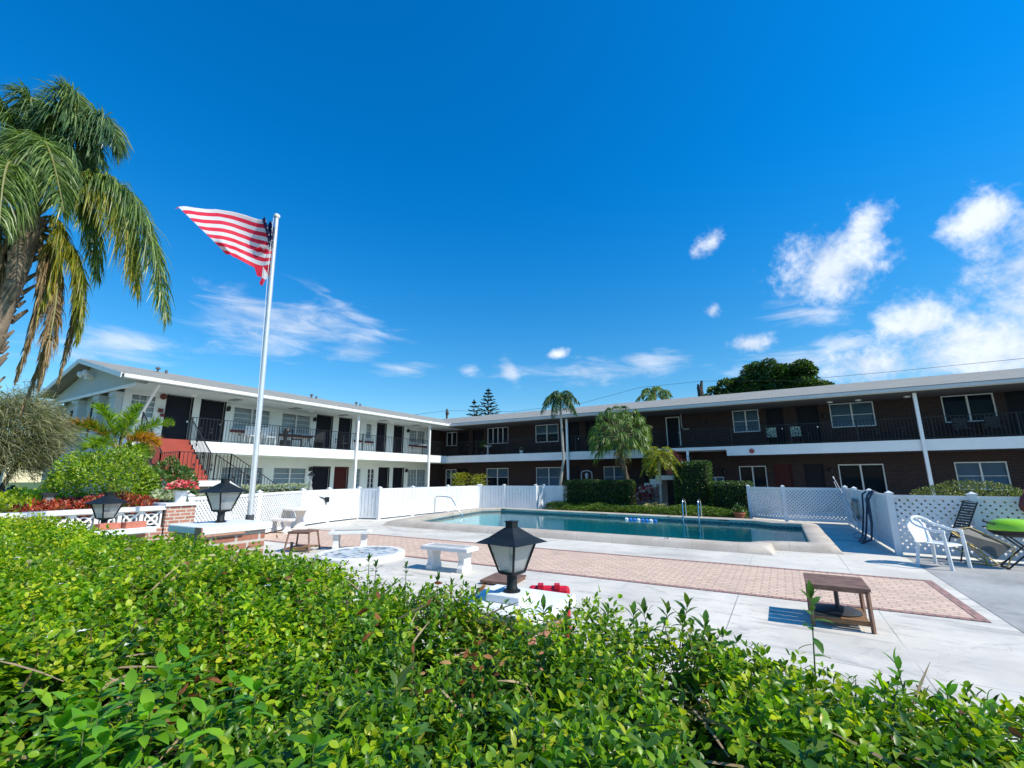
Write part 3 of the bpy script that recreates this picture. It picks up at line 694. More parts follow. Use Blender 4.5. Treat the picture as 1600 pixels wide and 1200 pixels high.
sheet(rf, [(-3.8, 3.902, 6.015), (33, 3.902, 6.015), (33, 8.1, 4.975), (-7.95, 8.1, 4.975)], .07)
rfo = rf.build('roof', shingles, RW)
w = MB(); w.box(.40, -.38, 4.78, 33, -.34, 4.93); w.box(.5, -.48, 4.80, 33, -.38, 4.815); w.box(.5, -.485, 4.815, 33, -.47, 4.92); w.build('gutter', mat('gutter_grey_white', (.55, .57, .57), .5, .06, 2), rfo)
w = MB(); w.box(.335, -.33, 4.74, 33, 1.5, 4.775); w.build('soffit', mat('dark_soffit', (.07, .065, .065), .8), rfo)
w = MB(); w.box(.34, -.50, 4.80, .52, -.34, 4.96); w.build('gutter_corner', white, rfo)
w = MB(); w.prism([(0.002, 0), (13.15, 0), (13.15, 1.5), (0.002, 1.5)], Z1+.002, ZF-.002); w.prism([(13.15, 0), (16.37, 0), (16.37, 1.5), (13.15, 1.5)], 2.78, ZF-.002); w.prism([(16.37, 0), (33, 0), (33, 1.5), (16.37, 1.5)], Z1+.002, ZF-.002)
w.build('balcony_slab', white, RW)
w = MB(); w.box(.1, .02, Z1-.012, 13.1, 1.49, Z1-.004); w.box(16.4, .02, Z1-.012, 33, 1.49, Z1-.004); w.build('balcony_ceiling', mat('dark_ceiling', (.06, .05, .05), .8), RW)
for x in (8.45, 23.27):
    w = MB(); w.box(x-.055, -.13, 0, x+.055, -.02, 4.79); w.build('post', white, RW)
railing(RW, [(.05, .05, ZF), (13.3, .05, ZF)], .86, post_every=2.4); railing(RW, [(14.3, .05, ZF), (33, .05, ZF)], .86, post_every=2.4)
w = MB(); w.lathe([(0, 0), (.11, 0), (.11, .015), (0, .015)], (0, 0, 0), 12); w.xf(Matrix.Translation((17.4, -.005, 2.68)) @ Matrix.Rotation(R_(90), 4, 'X')); w.build('fascia_medallion', mat('medallion_red', (.35, .06, .06), .5), RW)
w = MB(); w.box(-7.4, 7.9, 0, 33, 8.0, 4.8); w.build('back_wall', brickD, RW)
for x in (16.6, 17.6, 19.2): w = MB(); w.lathe([(.12, 0), (.1, -.05), (0, -.07)], (x+4, .7, 4.74), 12); w.build('ceiling_light', mat('lamp_white2', (.6, .6, .58), .3), RW)

# ---------------------------------------------------------------- left stair
ST = thing('staircase', 'red-painted outdoor staircase with white landing and black iron rails, against the white wing', 'staircase', (1.5, -15, 0))
w = MB(); n = 8; X1 = 1.75
for k in range(n):                                        # upper flight climbs towards the building (-x)
    z0 = 1.5+(ZF-1.5)*k/n; z1 = 1.5+(ZF-1.5)*(k+1)/n; x1 = X1-(X1-.02)*k/n; x0 = X1-(X1-.02)*(k+1)/n
    w.box(x0, -16.35, z0-.28, x1, -14.95, z1-.002)
w.build('upper_flight', redp, ST)
w = MB(); w.box(X1, -16.5, 1.33, 3.0, -14.9, 1.5); w.build('landing', white, ST)
w = MB()
for k in range(8):                                        # lower flight runs down along the wing (+y)
    z1 = 1.5*(1-k/8.0)-.19; y0 = -14.9+.27*k
    w.box(1.95, y0, max(0, z1-.30), 2.95, y0+.27, z1)
w.build('lower_flight', white, ST)
w = MB(); w.add([(2.95, -14.9, 1.5), (2.95, -12.6, 0.0), (2.95, -13.15, 0.0), (2.95, -14.9, 1.15), (3.02, -14.9, 1.5), (3.02, -12.6, 0.0), (3.02, -13.15, 0.0), (3.02, -14.9, 1.15)], [(0, 3, 2, 1), (4, 5, 6, 7), (0, 1, 5, 4), (1, 2, 6, 5), (2, 3, 7, 6), (3, 0, 4, 7)]); w.build('stringer', white, ST)
w = MB(); w.box(1.9, -16.3, 0, 2.8, -15.1, 1.33); w.build('landing_pier', mat('grey_brown_wall', (.25, .22, .2), .8), ST)
railing(ST, [(X1, -16.4, 1.5), (2.95, -16.4, 1.5), (2.95, -14.9, 1.5)], .86, post_every=1.3)
railing(ST, [(2.95, -14.9, 1.5), (2.95, -12.6, 0.1)], .86, post_every=2.4); railing(ST, [(2.0, -14.9, 1.5), (2.0, -12.6, 0.1)], .86, post_every=2.4)
railing(ST, [(X1, -14.95, 1.55), (0.0, -14.95, ZF)], .86, post_every=1.9); railing(ST, [(X1, -16.4, 1.55), (0.0, -16.4, ZF)], .86, post_every=1.9)
railing(ST, [(-.05, -14.85, ZF), (-.05, -13.75, ZF)], .86, post_every=1.1)
# ---------------------------------------------------------------- stair of the brick wing
S2 = thing('staircase', 'shaded outdoor staircase with white stepped edge, against the brick wing behind the palms', 'staircase', (13, -.6, 0))
w = MB()
for k in range(9):
    w.box(11.2+.27*k, -1.2, .0, 11.2+.27*(k+1), -.15, .18*(k+1))
w.build('flight', mat('stair_grey', (.3, .3, .29), .8), S2)
w = MB()
for k in range(9): w.box(11.2+.27*k, -1.28, max(0, .18*(k+1)-.40), 11.2+.27*(k+1)-.001, -1.202, .18*(k+1)+.02)
w.build('stepped_edge', white, S2)
w = MB(); w.box(13.63, -1.28, 1.42, 15.0, -.02, 1.62); w.build('landing', white, S2)
w = MB()
for k in range(6): w.box(14.9-.0-.16*k, -.02+.0*k, 1.62+.2*k, 13.6, .9-.12*k+.5, 1.62+.2*(k+1))
w.build('upper_flight', mat('red_stair_dull', (.33, .06, .04), .6), S2)
railing(S2, [(11.3, -1.24, .2), (13.63, -1.24, 1.62), (15.0, -1.24, 1.62)], .86, post_every=2)
w = MB(); w.box(14.62, -.1, 1.62, 14.72, 0.0, 2.77); w.build('newel_post', white, S2)

# ---------------------------------------------------------------- vinyl fences
def lattice(mb, p0, d, L, z0, z1, sp=.075, wd=.035, nrm=None):
    H = z1-z0; d = Vector((d[0], d[1], 0)).normalized(); nrm = Vector((-d.y, d.x, 0)); o = Vector((p0[0], p0[1], z0)); up = Vector((0, 0, 1)); s2 = sp*math.sqrt(2)
    for sg, off in ((1, .006), (-1, -.006)):
        c = -H
        while c < L:
            s0, s1 = max(0, c), min(L, c+H)
            if s1-s0 > .01:
                if sg > 0: a, b = (s0, s0-c), (s1, s1-c)
                else: a, b = (s0, H-(s0-c)), (s1, H-(s1-c))
                mb.beam(o+d*a[0]+up*a[1]+nrm*off, o+d*b[0]+up*b[1]+nrm*off, .011, wd, up=tuple(nrm.cross((b and (d*(b[0]-a[0])+up*(b[1]-a[1]))))))
            c += s2
def fence(name, label, runs, H=1.16, group='white vinyl pool fences', z0=.05):
    """runs: list of (p0,p1,style)"""
    root = thing(name, label, 'fence', (runs[0][0][0], runs[0][0][1], 0), 0, None)
    posts = []
    for p0, p1, style in runs:
        a, b = Vector((*p0, 0)), Vector((*p1, 0)); L = (b-a).length; d = (b-a)/L; up = Vector((0, 0, 1)); n = Vector((-d.y, d.x, 0))
        w = MB()
        w.beam(a+up*(H-.035), b+up*(H-.035), .05, .07); w.beam(a+up*(z0+.035), b+up*(z0+.035), .05, .07)
        if style == 'lattice': lattice(w, p0, d, L, z0+.06, H-.06, .078, .046)
        elif style == 'loose': lattice(w, p0, d, L, z0+.06, H-.06, .092, .060)
        elif style == 'solid':
            k = int(L/.15)
            for i in range(k):
                q0 = a+d*(L*i/k+.015); q1 = a+d*(L*(i+1)/k-.015); w.beam((q0+q1)/2+up*(z0+.07), (q0+q1)/2+up*(H-.07), (q1-q0).length, .05, up=tuple(n))
            w.beam(a+up*(z0+.07)+up*(H-z0-.14)/2, b+up*(z0+.07)+up*(H-z0-.14)/2, .008, H-z0-.14)
        elif style == 'slat':
            k = 24
            for i in range(k):
                z = z0+.075+(H-z0-.15)*(i+.5)/k; w.beam(a+up*z, b+up*z, .02, (H-z0-.15)/k*.78)
            w.beam(a+up*(H+z0)/2, b+up*(H+z0)/2, .006, H-z0-.14)
        w.build('fence_panel', vinyl, root)
        for q in (p0, p1):
            if all((Vector(q)-Vector(r)).length > .1 for r in posts): posts.append(q)
    for q in posts:
        w = MB(); w.box(q[0]-.055, q[1]-.055, 0, q[0]+.055, q[1]+.055, H+.02); w.box(q[0]-.07, q[1]-.07, H+.02, q[0]+.07, q[1]+.07, H+.045)
        w.add([(q[0]-.06, q[1]-.06, H+.045), (q[0]+.06, q[1]-.06, H+.045), (q[0]+.06, q[1]+.06, H+.045), (q[0]-.06, q[1]+.06, H+.045), (q[0], q[1], H+.085)], [(0, 1, 4), (1, 2, 4), (2, 3, 4), (3, 0, 4), (0, 3, 2, 1)])
        w.build('fence_post', vinyl, root)
    return root
f1 = fence('vinyl_fence', 'white vinyl fence with lattice and gate along the left side of the deck', [
    ((7.1, -17.85), (5.85, -15.55), 'lattice'), ((5.85, -15.55), (4.62, -13.35), 'lattice'), ((4.62, -13.35), (4.2, -12.0), 'solid'), ((4.2, -12.0), (4.0, -10.45), 'solid'),
    ((4.0, -10.45), (4.93, -10.25), 'solid'), ((4.93, -10.25), (4.92, -8.4), 'solid'), ((4.92, -8.4), (4.9, -6.0), 'solid'), ((4.9, -6.0), (4.9, -3.5), 'solid')])
w = MB(); w.box(4.29, -12.22, .72, 4.36, -12.08, .90); w.beam((4.33, -12.2, .84), (4.38, -12.55, .93), .03); w.box(4.3, -12.62, .9, 4.36, -12.5, .98); w.build('gate_latch', blackm, f1)
fence('vinyl_fence', 'white solid vinyl fence behind the far end of the pool', [
    ((4.98, -3.42), (6.4, -3.4), 'solid'), ((6.4, -3.4), (8.15, -3.35), 'solid'), ((8.15, -3.35), (8.2, -2.6), 'solid'), ((8.2, -2.6), (9.9, -2.55), 'solid')])
fence('vinyl_fence', 'white lattice and slatted vinyl fence enclosing the right side of the pool', [
    ((17.28, -3.3), (18.42, -4.0), 'lattice'), ((18.42, -4.05), (20.2, -4.3), 'lattice'), ((20.2, -4.3), (20.22, -6.3), 'slat'), ((20.22, -6.3), (20.26, -8.7), 'slat'), ((20.26, -8.7), (20.3, -10.85), 'slat'),
    ((20.3, -10.85), (21.5, -11.05), 'loose'), ((21.5, -11.05), (23.6, -11.4), 'loose')], H=1.17)

# ---------------------------------------------------------------- brick piers with lanterns
def pier(label, cx, cy, h, s=.46, cap=.56, group=None, brick=None):
    t = thing('brick_pier', label, 'pier', (cx, cy, 0), 0, group)
    w = MB(); w.box(cx-s/2, cy-s/2, 0, cx+s/2, cy+s/2, h-.06); w.build('shaft', brick or brickR, t)
    w = MB(); w.box(cx-cap/2, cy-cap/2, h-.06, cx+cap/2, cy+cap/2, h); o = w.build('cap', capw, t, bevel=.008)
    return t
pm = pier('low brick pier with a clean square white cap behind the middle of the hedge', 17.11, -20.80, .915, .42, .52)
w = MB(); w.box(17.01, -20.90, .915, 17.21, -20.70, .953); w.build('plinth', capw, pm, bevel=.005)
pl = pier('chipped brick pier with a broken white cap, left of the middle', 14.12, -20.77, 1.17, .50, .58)
w = MB(); w.box(14.30, -21.068, 1.095, 14.405, -20.72, 1.168); w.build('broken_brick', mat('broken_brick_face', (.45, .22, .15), .9, .2, 20, .6), pl)
pier('low brick pier with two loose bricks lying on its cap', 11.9, -20.78, 1.02, .46, .60)
pier('farthest small brick pier at the left edge, mostly hidden by hedge', 2.8, -19.66, 1.0, .46, .56)
frost = newmat('frosted_glass'); fm_, nt2, b2 = frost; b2.inputs['Base Color'].default_value = (.72, .74, .72, 1); b2.inputs['Roughness'].default_value = .25
t2 = N(nt2, 'ShaderNodeBsdfTranslucent'); t2.inputs[0].default_value = (.8, .82, .8, 1); tt = N(nt2, 'ShaderNodeBsdfTransparent'); tt.inputs[0].default_value = (.8, .82, .82, 1)
m1 = N(nt2, 'ShaderNodeMixShader'); m1.inputs[0].default_value = .55; nt2.links.new(b2.outputs[0], m1.inputs[1]); nt2.links.new(t2.outputs[0], m1.inputs[2])
m2 = N(nt2, 'ShaderNodeMixShader'); m2.inputs[0].default_value = .30; nt2.links.new(m1.outputs[0], m2.inputs[1]); nt2.links.new(tt.outputs[0], m2.inputs[2]); nt2.links.new(m2.outputs[0], nt2.nodes['Material Output'].inputs[0])
frost = fm_
def lantern_proto():
    """post lantern, 0.39 m tall: fitter, tapering four-sided glass body, wide hipped roof, finial"""
    t = thing('post_lantern', 'x', 'lantern', (0, 0, 0), 0, 'black post lanterns on the brick piers')
    w = MB(); w.lathe([(.034, 0), (.034, .02), (.030, .025), (.030, .085), (.038, .09), (.038, .10)], seg=20); w.lathe([(.05, .0), (.05, .006), (.036, .012)], seg=20); w.build('fitter', lantm, t, smooth=True)
    def sq(r, z): return [(r*c, r*s, z) for c, s in ((1, 1), (-1, 1), (-1, -1), (1, -1))]
    zb, zt, rb, rt = .10, .272, .048, .098
    w = MB(); a = sq(rb, zb+.012); b = sq(rt, zt); w.add(a+b, [(i, (i+1) % 4, 4+(i+1) % 4, 4+i) for i in range(4)]); w.build('glass', frost, t)
    fr_ = MB(); 
    for i in range(4): fr_.beam(Vector(sq(rb+.003, zb)[i]), Vector(sq(rt+.003, zt)[i]), .012)
    for i in range(4):
        fr_.beam(Vector(sq(rb+.003, zb+.006)[i]), Vector(sq(rb+.003, zb+.006)[(i+1) % 4]), .012); fr_.beam(Vector(sq(rt, zt)[i]), Vector(sq(rt, zt)[(i+1) % 4]), .012)
    fr_.box(-rb, -rb, zb-.006, rb, rb, zb+.004); fr_.lathe([(.012, .1), (.012, .17), (.02, .175), (.02, .2)], seg=10); fr_.build('frame', lantm, t)
    w = MB(); r1, r2 = .152, .03
    v = sq(r1, .268)+sq(r1*.62, .300)+sq(r2, .352)
    w.add(v, [(i, (i+1) % 4, 4+(i+1) % 4, 4+i) for i in range(4)]+[(4+i, 4+(i+1) % 4, 8+(i+1) % 4, 8+i) for i in range(4)]+[(8, 9, 10, 11), (3, 2, 1, 0)]); w.build('roof', lantm, t)
    w = MB(); w.box(-.026, -.026, .345, .026, .026, .385); w.box(-.03, -.03, .383, .03, .03, .389); w.build('finial', lantm, t)
    return t
lp = lantern_proto()
spots = [((17.11, -20.80, .955), -9, .93, 'large black post lantern on the clean white pier cap, nearest the camera'),
         ((14.05, -20.75, 1.17), 8, .98, 'black post lantern on the chipped white pier cap, in front of the flagpole'),
         ((11.86, -20.85, 1.02), 14, 1.0, 'black post lantern beside two loose bricks, in front of the white block wall'),
         ((2.79, -19.68, 1.0), 20, 1.1, 'small distant black post lantern at the far left edge'),
         ]
for i, (p, rz, sc, lb) in enumerate(spots):
    o = lp if i == 0 else copy_tree(lp); o.location = p; o.rotation_euler = (0, 0, R_(rz)); o.scale = (sc,)*3; o['label'] = lb
w = MB(); w.tube([(6.79, -20.05, 0), (6.79, -20.05, 1.05)], .035, 10); w.box(6.72, -20.12, 1.05, 6.86, -19.98, 1.09); 
t = thing('garden_lamp', 'dark square path lamp leaning above the block wall at far left', 'lamp', (6.79, -20.05, 0)); w.build('post', blackm, t)
w = MB(); w.box(6.73, -20.11, 1.09, 6.85, -19.99, 1.27); w.build('glass', frost, t); w = MB(); w.box(6.69, -20.15, 1.27, 6.89, -19.95, 1.32)
for x, y in ((6.72, -20.12), (6.85, -20.12), (6.72, -19.99), (6.85, -19.99)): w.box(x, y, 1.09, x+.015, y+.015, 1.27)
w.build('frame', blackm, t)
for i, (x, y, rz, lb) in enumerate([(12.06, -20.88, 10, 'loose red brick on the pier cap nearer the lantern'), (12.10, -20.66, 6, 'loose red brick at the right end of the pier cap')]):
    w = MB(); w.box(-.05, -.1, 0, .05, .1, .065); o = w.build('loose_brick', mat('loose_brick', (.50, .17, .11), .85, .12, 18, .5, 60), bevel=.004); o.location = (x, y, 1.02); o.rotation_euler = (0, 0, R_(rz)); tag(o, lb, 'brick', 'loose bricks')
# far pillar with pot
pier('tall brick pillar at the corner of the block wall, carrying the pot of pink flowers', 7.55, -18.3, 1.08, .52, .60)
t = thing('flower_pot', 'white pot of pink and red flowers on the brick pillar', 'flower pot', (7.6, -18.25, 1.08))
w = MB(); w.lathe([(.09, 0), (.12, .2), (.14, .2), (.14, .235), (.12, .235), (.11, .2), (.0, .19)], (7.6, -18.25, 1.08), 20, cap=False); w.build('pot', plastw, t, smooth=True)
P = rdirs(220, -.1, 1)*np.array([.24, .24, .15])*rng.uniform(.5, 1, (220, 1))+np.array([7.6, -18.25, 1.33])
leaves('foliage', P, .07, LF_S, leaf_mat('pot_leaf', [(0, (.05, .12, .03)), (1, (.12, .2, .06))]), t)
P = rdirs(240, 0, 1)*np.array([.25, .25, .17])+np.array([7.6, -18.25, 1.35])
leaves('flower_cluster', P, .06, LF_R, leaf_mat('pink_flower', [(0, (.6, .03, .08)), (.6, (.75, .12, .2)), (1, (.8, .5, .45))], .2), t)

# breeze-block wall: white pierced blocks on a brick base
bwall = thing('block_wall', 'low wall of white pierced breeze blocks on a brick base, left of the brick pillar', 'wall', (7.7, -20, 0))
w = MB(); w.box(7.58, -24.0, 0, 7.78, -18.58, .62); w.build('brick_base', brickR, bwall)
w = MB(); w.box(7.55, -24.0, .96, 7.81, -18.57, 1.03); w.build('coping', white, bwall)
w = MB(); y = -18.60; bsz = .335
while y-bsz > -24:
    yc = y-bsz/2; zc = .62+.17; h2 = .17
    w.box(7.62, y-.028, .62, 7.74, y, .96); w.box(7.62, y-bsz, .62, 7.74, y-bsz+.028, .96); w.box(7.621, y-bsz+.028, .62, 7.739, y-.028, .645); w.box(7.621, y-bsz+.028, .935, 7.739, y-.028, .96)
    for sg in (1, -1):
        w.beam((7.68, yc-h2+.02, zc-sg*(h2-.02)), (7.68, yc+h2-.02, zc+sg*(h2-.02)), .112-.004*sg, .028, up=(0, -sg, 1))
    ring_ = [(7.68, yc+.10*math.cos(a), zc+.10*math.sin(a)) for a in [k*math.pi/8 for k in range(17)]]
    for p, q in zip(ring_[:-1], ring_[1:]): w.beam(p, q, .10, .024, up=(0, (p[1]+q[1])/2-yc, (p[2]+q[2])/2-zc))
    y -= bsz
w.build('pierced_blocks', white, bwall)

# ---------------------------------------------------------------- flagpole and flag
fp = thing('flagpole', 'tall silver flagpole with white ball cap rising behind the chipped pier', 'flagpole', (11.04, -18.8, 0))
w = MB(); w.tube([(11.06, -18.76, .98), (11.04, -18.80, 3.4), (11.01, -18.85, 6.22)], [.045, .041, .035], 14); w.build('pole', polem, fp, smooth=True)
w = MB(); w.lathe([(.055, 0), (.055, .9), (.062, .9), (.062, .99), (.052, .99)], (11.06, -18.76, 0), 14); w.build('base_collar', mat('dark_collar', (.06, .06, .065), .5), fp)
w = MB(); w.lathe([(.045, 0), (.055, .02), (.055, .05), (.03, .075), (0, .08)], (11.01, -18.85, 6.20), 14, cap=False); w.build('cap', plastw, fp, smooth=True)
w = MB(); w.tube([(11.09, -18.82, 1.2), (11.08, -18.86, 3.0), (11.06, -18.92, 5.0), (11.05, -18.93, 6.15)], .004, 5); w.build('halyard', plastw, fp)
def flag():
    # grid: s along the fly, t down the hoist; canton bunched up against the pole
    NS, NT = 84, 52
    top = [(427, 351), (418, 346), (404, 339), (395, 334), (375, 326), (350, 318), (325, 311), (300, 310), (284, 313), (273, 318)]
    bot = [(424, 418), (412, 419), (400, 416), (390, 412), (380, 407), (372, 405), (366, 407), (362, 405), (358, 401), (354, 398)]
    def lerp(pl, s):
        x = s*(len(pl)-1); i = min(int(x), len(pl)-2); f = x-i; f = f
        return (pl[i][0]*(1-f)+pl[i+1][0]*f, pl[i][1]*(1-f)+pl[i+1][1]*f)
    vs = []; fs = []; col = []
    dv = Vector((CP.x-11, CP.y+18.8, 0)).normalized()
    for i in range(NS+1):
        s = i/NS
        for j in range(NT+1):
            t = j/NT
            # bunch: over the canton rows the first 40% of the fly is squeezed
            cw = .05+.21*max(0, 1-t*1.75); sq = cw*s/.4 if s < .4 else cw+(1-cw)*(s-.4)/.6
            k = 1/(1+math.exp((t-.62)*26))
            s2 = sq*k+s*(1-k)
            # gentle s curve down
            a = lerp(top, s2); b = lerp(bot, s2)
            tt = t
            x = a[0]*(1-tt)+b[0]*tt; y = a[1]*(1-tt)+b[1]*tt
            # left edge bulges along the diagonal
            x -= 6*math.sin(math.pi*tt)*s2*0
            y += (2.4*math.sin(s2*8+tt*1.8)+.7*math.sin(s2*16-tt*3))*math.sin(math.pi*tt)*min(1, s2*4)
            dep = .10*math.sin(s2*7+tt*2.8)+.035*math.sin(s2*15-tt*3)+.25*s2*(tt-.3)+ (.12*math.sin(s*40)*k if s < .4 else 0)
            # first stripe rolls over the top edge, backwards
            if t < 1/13: q = 1-t*13; dep -= .10*q; y += 3.5*q
            px_ = x-425
            P_ = Vector((11.0+px_*.0040, -18.84+px_*.0088, 6.06-(y-350)*.0122+px_*.0034))+dv*dep*min(1, s2*6+.15)
            vs.append(P_)
    for i in range(NS):
        for j in range(NT):
            a = i*(NT+1)+j; fs.append((a, a+1, a+NT+2, a+NT+1))
            st_ = int((j/NT)*13)
            can = (i/NS) < .4 and st_ < 7
            col.append(2 if can else (0 if st_ % 2 == 0 else 1))
    # small tail folded under, red and white, by the pole
    me = bpy.data.meshes.new('flag'); me.from_pydata(vs, [], fs)
    def cloth(name, c):
        m, nt, b = newmat(name); g = N(nt, 'ShaderNodeNewGeometry')
        cc = mixc(nt, noise(nt, g.outputs['Position'], 60, 3, .6), tuple(x*.85 for x in c), c)
        nt.links.new(cc, b.inputs['Base Color']); b.inputs['Roughness'].default_value = .7
        t = N(nt, 'ShaderNodeBsdfTranslucent'); nt.links.new(cc, t.inputs[0]); mx = N(nt, 'ShaderNodeMixShader'); mx.inputs[0].default_value = .45
        nt.links.new(b.outputs[0], mx.inputs[1]); nt.links.new(t.outputs[0], mx.inputs[2]); nt.links.new(mx.outputs[0], nt.nodes['Material Output'].inputs[0]); return m
    mr, mw, mbl = cloth('flag_red', (.85, .02, .07)), cloth('flag_white', (.82, .82, .84)), cloth('flag_blue', (.02, .04, .16))
    for m in (mr, mw, mbl): me.materials.append(m)
    me.polygons.foreach_set('material_index', col); me.polygons.foreach_set('use_smooth', [True]*len(col)); me.update()
    ob = bpy.data.objects.new('flag', me); COL.objects.link(ob)
    tag(ob, 'red and white striped national flag blowing left from the top of the pole', 'flag')
    # stars, on the canton cloth
    sm = MB(); V_ = [Vector(v) for v in vs]
    for r in range(9):
        for c in range(6 if r % 2 == 0 else 5):
            s = (.4/12)*(1+2*c+(r % 2)); t = (7/13)*(r+1)/10
            i = min(NS-1, int(s*NS)); j = min(NT-1, int(t*NT)); o = V_[i*(NT+1)+j]
            eu = (V_[(i+1)*(NT+1)+j]-o); ev = (V_[i*(NT+1)+j+1]-o)
            if eu.length < 1e-5: continue
            eu = eu/eu.length; ev = ev/ev.length; nn = eu.cross(ev).normalized()
            pts = []
            for q in range(10):
                rr = .020 if q % 2 == 0 else .009; a = math.pi*q/5; pts.append(o+(eu*math.sin(a)-ev*math.cos(a))*rr)
            for sg in (.003, -.003): sm.add([p+nn*sg for p in pts], [tuple(range(10))])
    sm.build('star_field', mw, ob, world=False)
    # folded tail beneath
    tl = MB(); base = [(424, 419, .0), (410, 421, .02), (399, 418, .05)]
    tp = [(425, 414), (412, 415), (398, 413), (404, 428), (412, 432), (409, 440), (414, 446), (418, 436), (424, 432)]
    q = [Vector((11.0+(x-425)*.0040, -18.84+(x-425)*.0088, 6.06-(y-350)*.0122+(x-425)*.0034))-dv*(.03+.02*math.sin(x)) for x, y in tp]
    tl.add(q, [(0, 1, 8), (1, 2, 3), (1, 3, 4), (4, 5, 6), (4, 6, 7)]); tl.build('folded_tail', mr, ob, world=False)
    tl = MB(); tl.add([q[1]+dv*.004, q[4]+dv*.004, q[7]+dv*.004, q[8]+dv*.004], [(0, 1, 2, 3)]); tl.build('folded_tail', mw, ob, world=False)
flag()
# ================================================================ VEGETATION
def strands(name, P, d, L, g, w, m, parent=None, seg=3, up=None, taper=.15, jit=0.0):
    """thin curved blades: P,d (N,3), L,g,w (N,) or scalars; g = droop"""
    n = len(P); L = np.broadcast_to(L, n)[:, None]; g = np.broadcast_to(g, n)[:, None]; w = np.broadcast_to(w, n)[:, None]
    d = d/np.linalg.norm(d, axis=1, keepdims=True)
    u = up if up is not None else rdirs(n)
    s = np.cross(d, u); s /= np.maximum(np.linalg.norm(s, axis=1, keepdims=True), 1e-5)
    V = []
    for k in range(seg+1):
        t = k/seg; c = P+d*L*t*(1-.25*g*t)+np.array([0, 0, -1.])*g*L*t*t
        ww = w*(.5 if k == 0 else (taper if k == seg else 1.0))*.5
        V += [c-s*ww, c+s*ww]
    V = np.stack(V, 1).reshape(-1, 3); nv = 2*(seg+1)
    fs = np.array([(2*k, 2*k+1, 2*k+3, 2*k+2) for k in range(seg)])
    Fc = (fs[None]+(np.arange(n)*nv)[:, None, None]).reshape(-1)
    off = np.array(root_loc(parent)) if parent is not None else np.zeros(3)
    me = bpy.data.meshes.new(name); me.vertices.add(len(V)); me.vertices.foreach_set('co', (V-off).astype(np.float32).ravel())
    nf = n*seg; me.loops.add(nf*4); me.loops.foreach_set('vertex_index', Fc.astype(np.int32)); me.polygons.add(nf); me.polygons.foreach_set('loop_start', (np.arange(nf)*4).astype(np.int32))
    me.update(calc_edges=True); me.materials.append(m)
    ob = bpy.data.objects.new(name, me); COL.objects.link(ob)
    if parent is not None: ob.parent = parent
    return ob
def vnoise(x, y, sc, seed=0):
    """cheap smooth value noise on arrays"""
    r = np.random.default_rng(seed); G = r.uniform(-1, 1, (64, 64)); x = x*sc+100; y = y*sc+100
    i, j = np.floor(x).astype(int), np.floor(y).astype(int); fx, fy = x-i, y-j; fx = fx*fx*(3-2*fx); fy = fy*fy*(3-2*fy)
    g = lambda a, b: G[a % 64, b % 64]
    return (g(i, j)*(1-fx)+g(i+1, j)*fx)*(1-fy)+(g(i, j+1)*(1-fx)+g(i+1, j+1)*fx)*fy
LFc = leaf_mat('hedge_leaf', [(0, (.055, .16, .008)), (.35, (.13, .29, .012)), (.7, (.24, .43, .02)), (.93, (.38, .52, .03)), (1, (.42, .40, .06))], .46, .36, .4)
LFy = leaf_mat('hedge_leaf_yellow', [(0, (.17, .31, .01)), (.5, (.36, .48, .02)), (1, (.52, .56, .04))], .45, .33, .5)
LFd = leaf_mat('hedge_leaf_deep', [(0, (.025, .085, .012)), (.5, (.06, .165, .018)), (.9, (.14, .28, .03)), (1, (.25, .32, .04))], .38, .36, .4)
twig = mat('hedge_twig', (.13, .085, .05), .8, .3, 20)
hedge = thing('hedge', 'long glossy green hedge filling the whole foreground in front of the brick piers', 'hedge', (15, -22.1, 0))
def htop(x, y):
    base = np.where(x < 16.3, 1.06, 1.06-.09*np.clip((x-16.3)/.7, 0, 1))-.055*np.clip((x-18.05)/.5, 0, 1)+.085*np.exp(-((x-17.58)/.20)**2)*np.clip((y+21.75)/.3, 0, 1)
    return base+.040*vnoise(x, y, 1.1, 1)+.05*vnoise(x, y, 3.1, 2)+.038*vnoise(x, y, 8, 3)-(.10-.05*np.exp(-((x-17.6)/.3)**2))*np.clip((y+21.32)/.25, 0, 1)**2
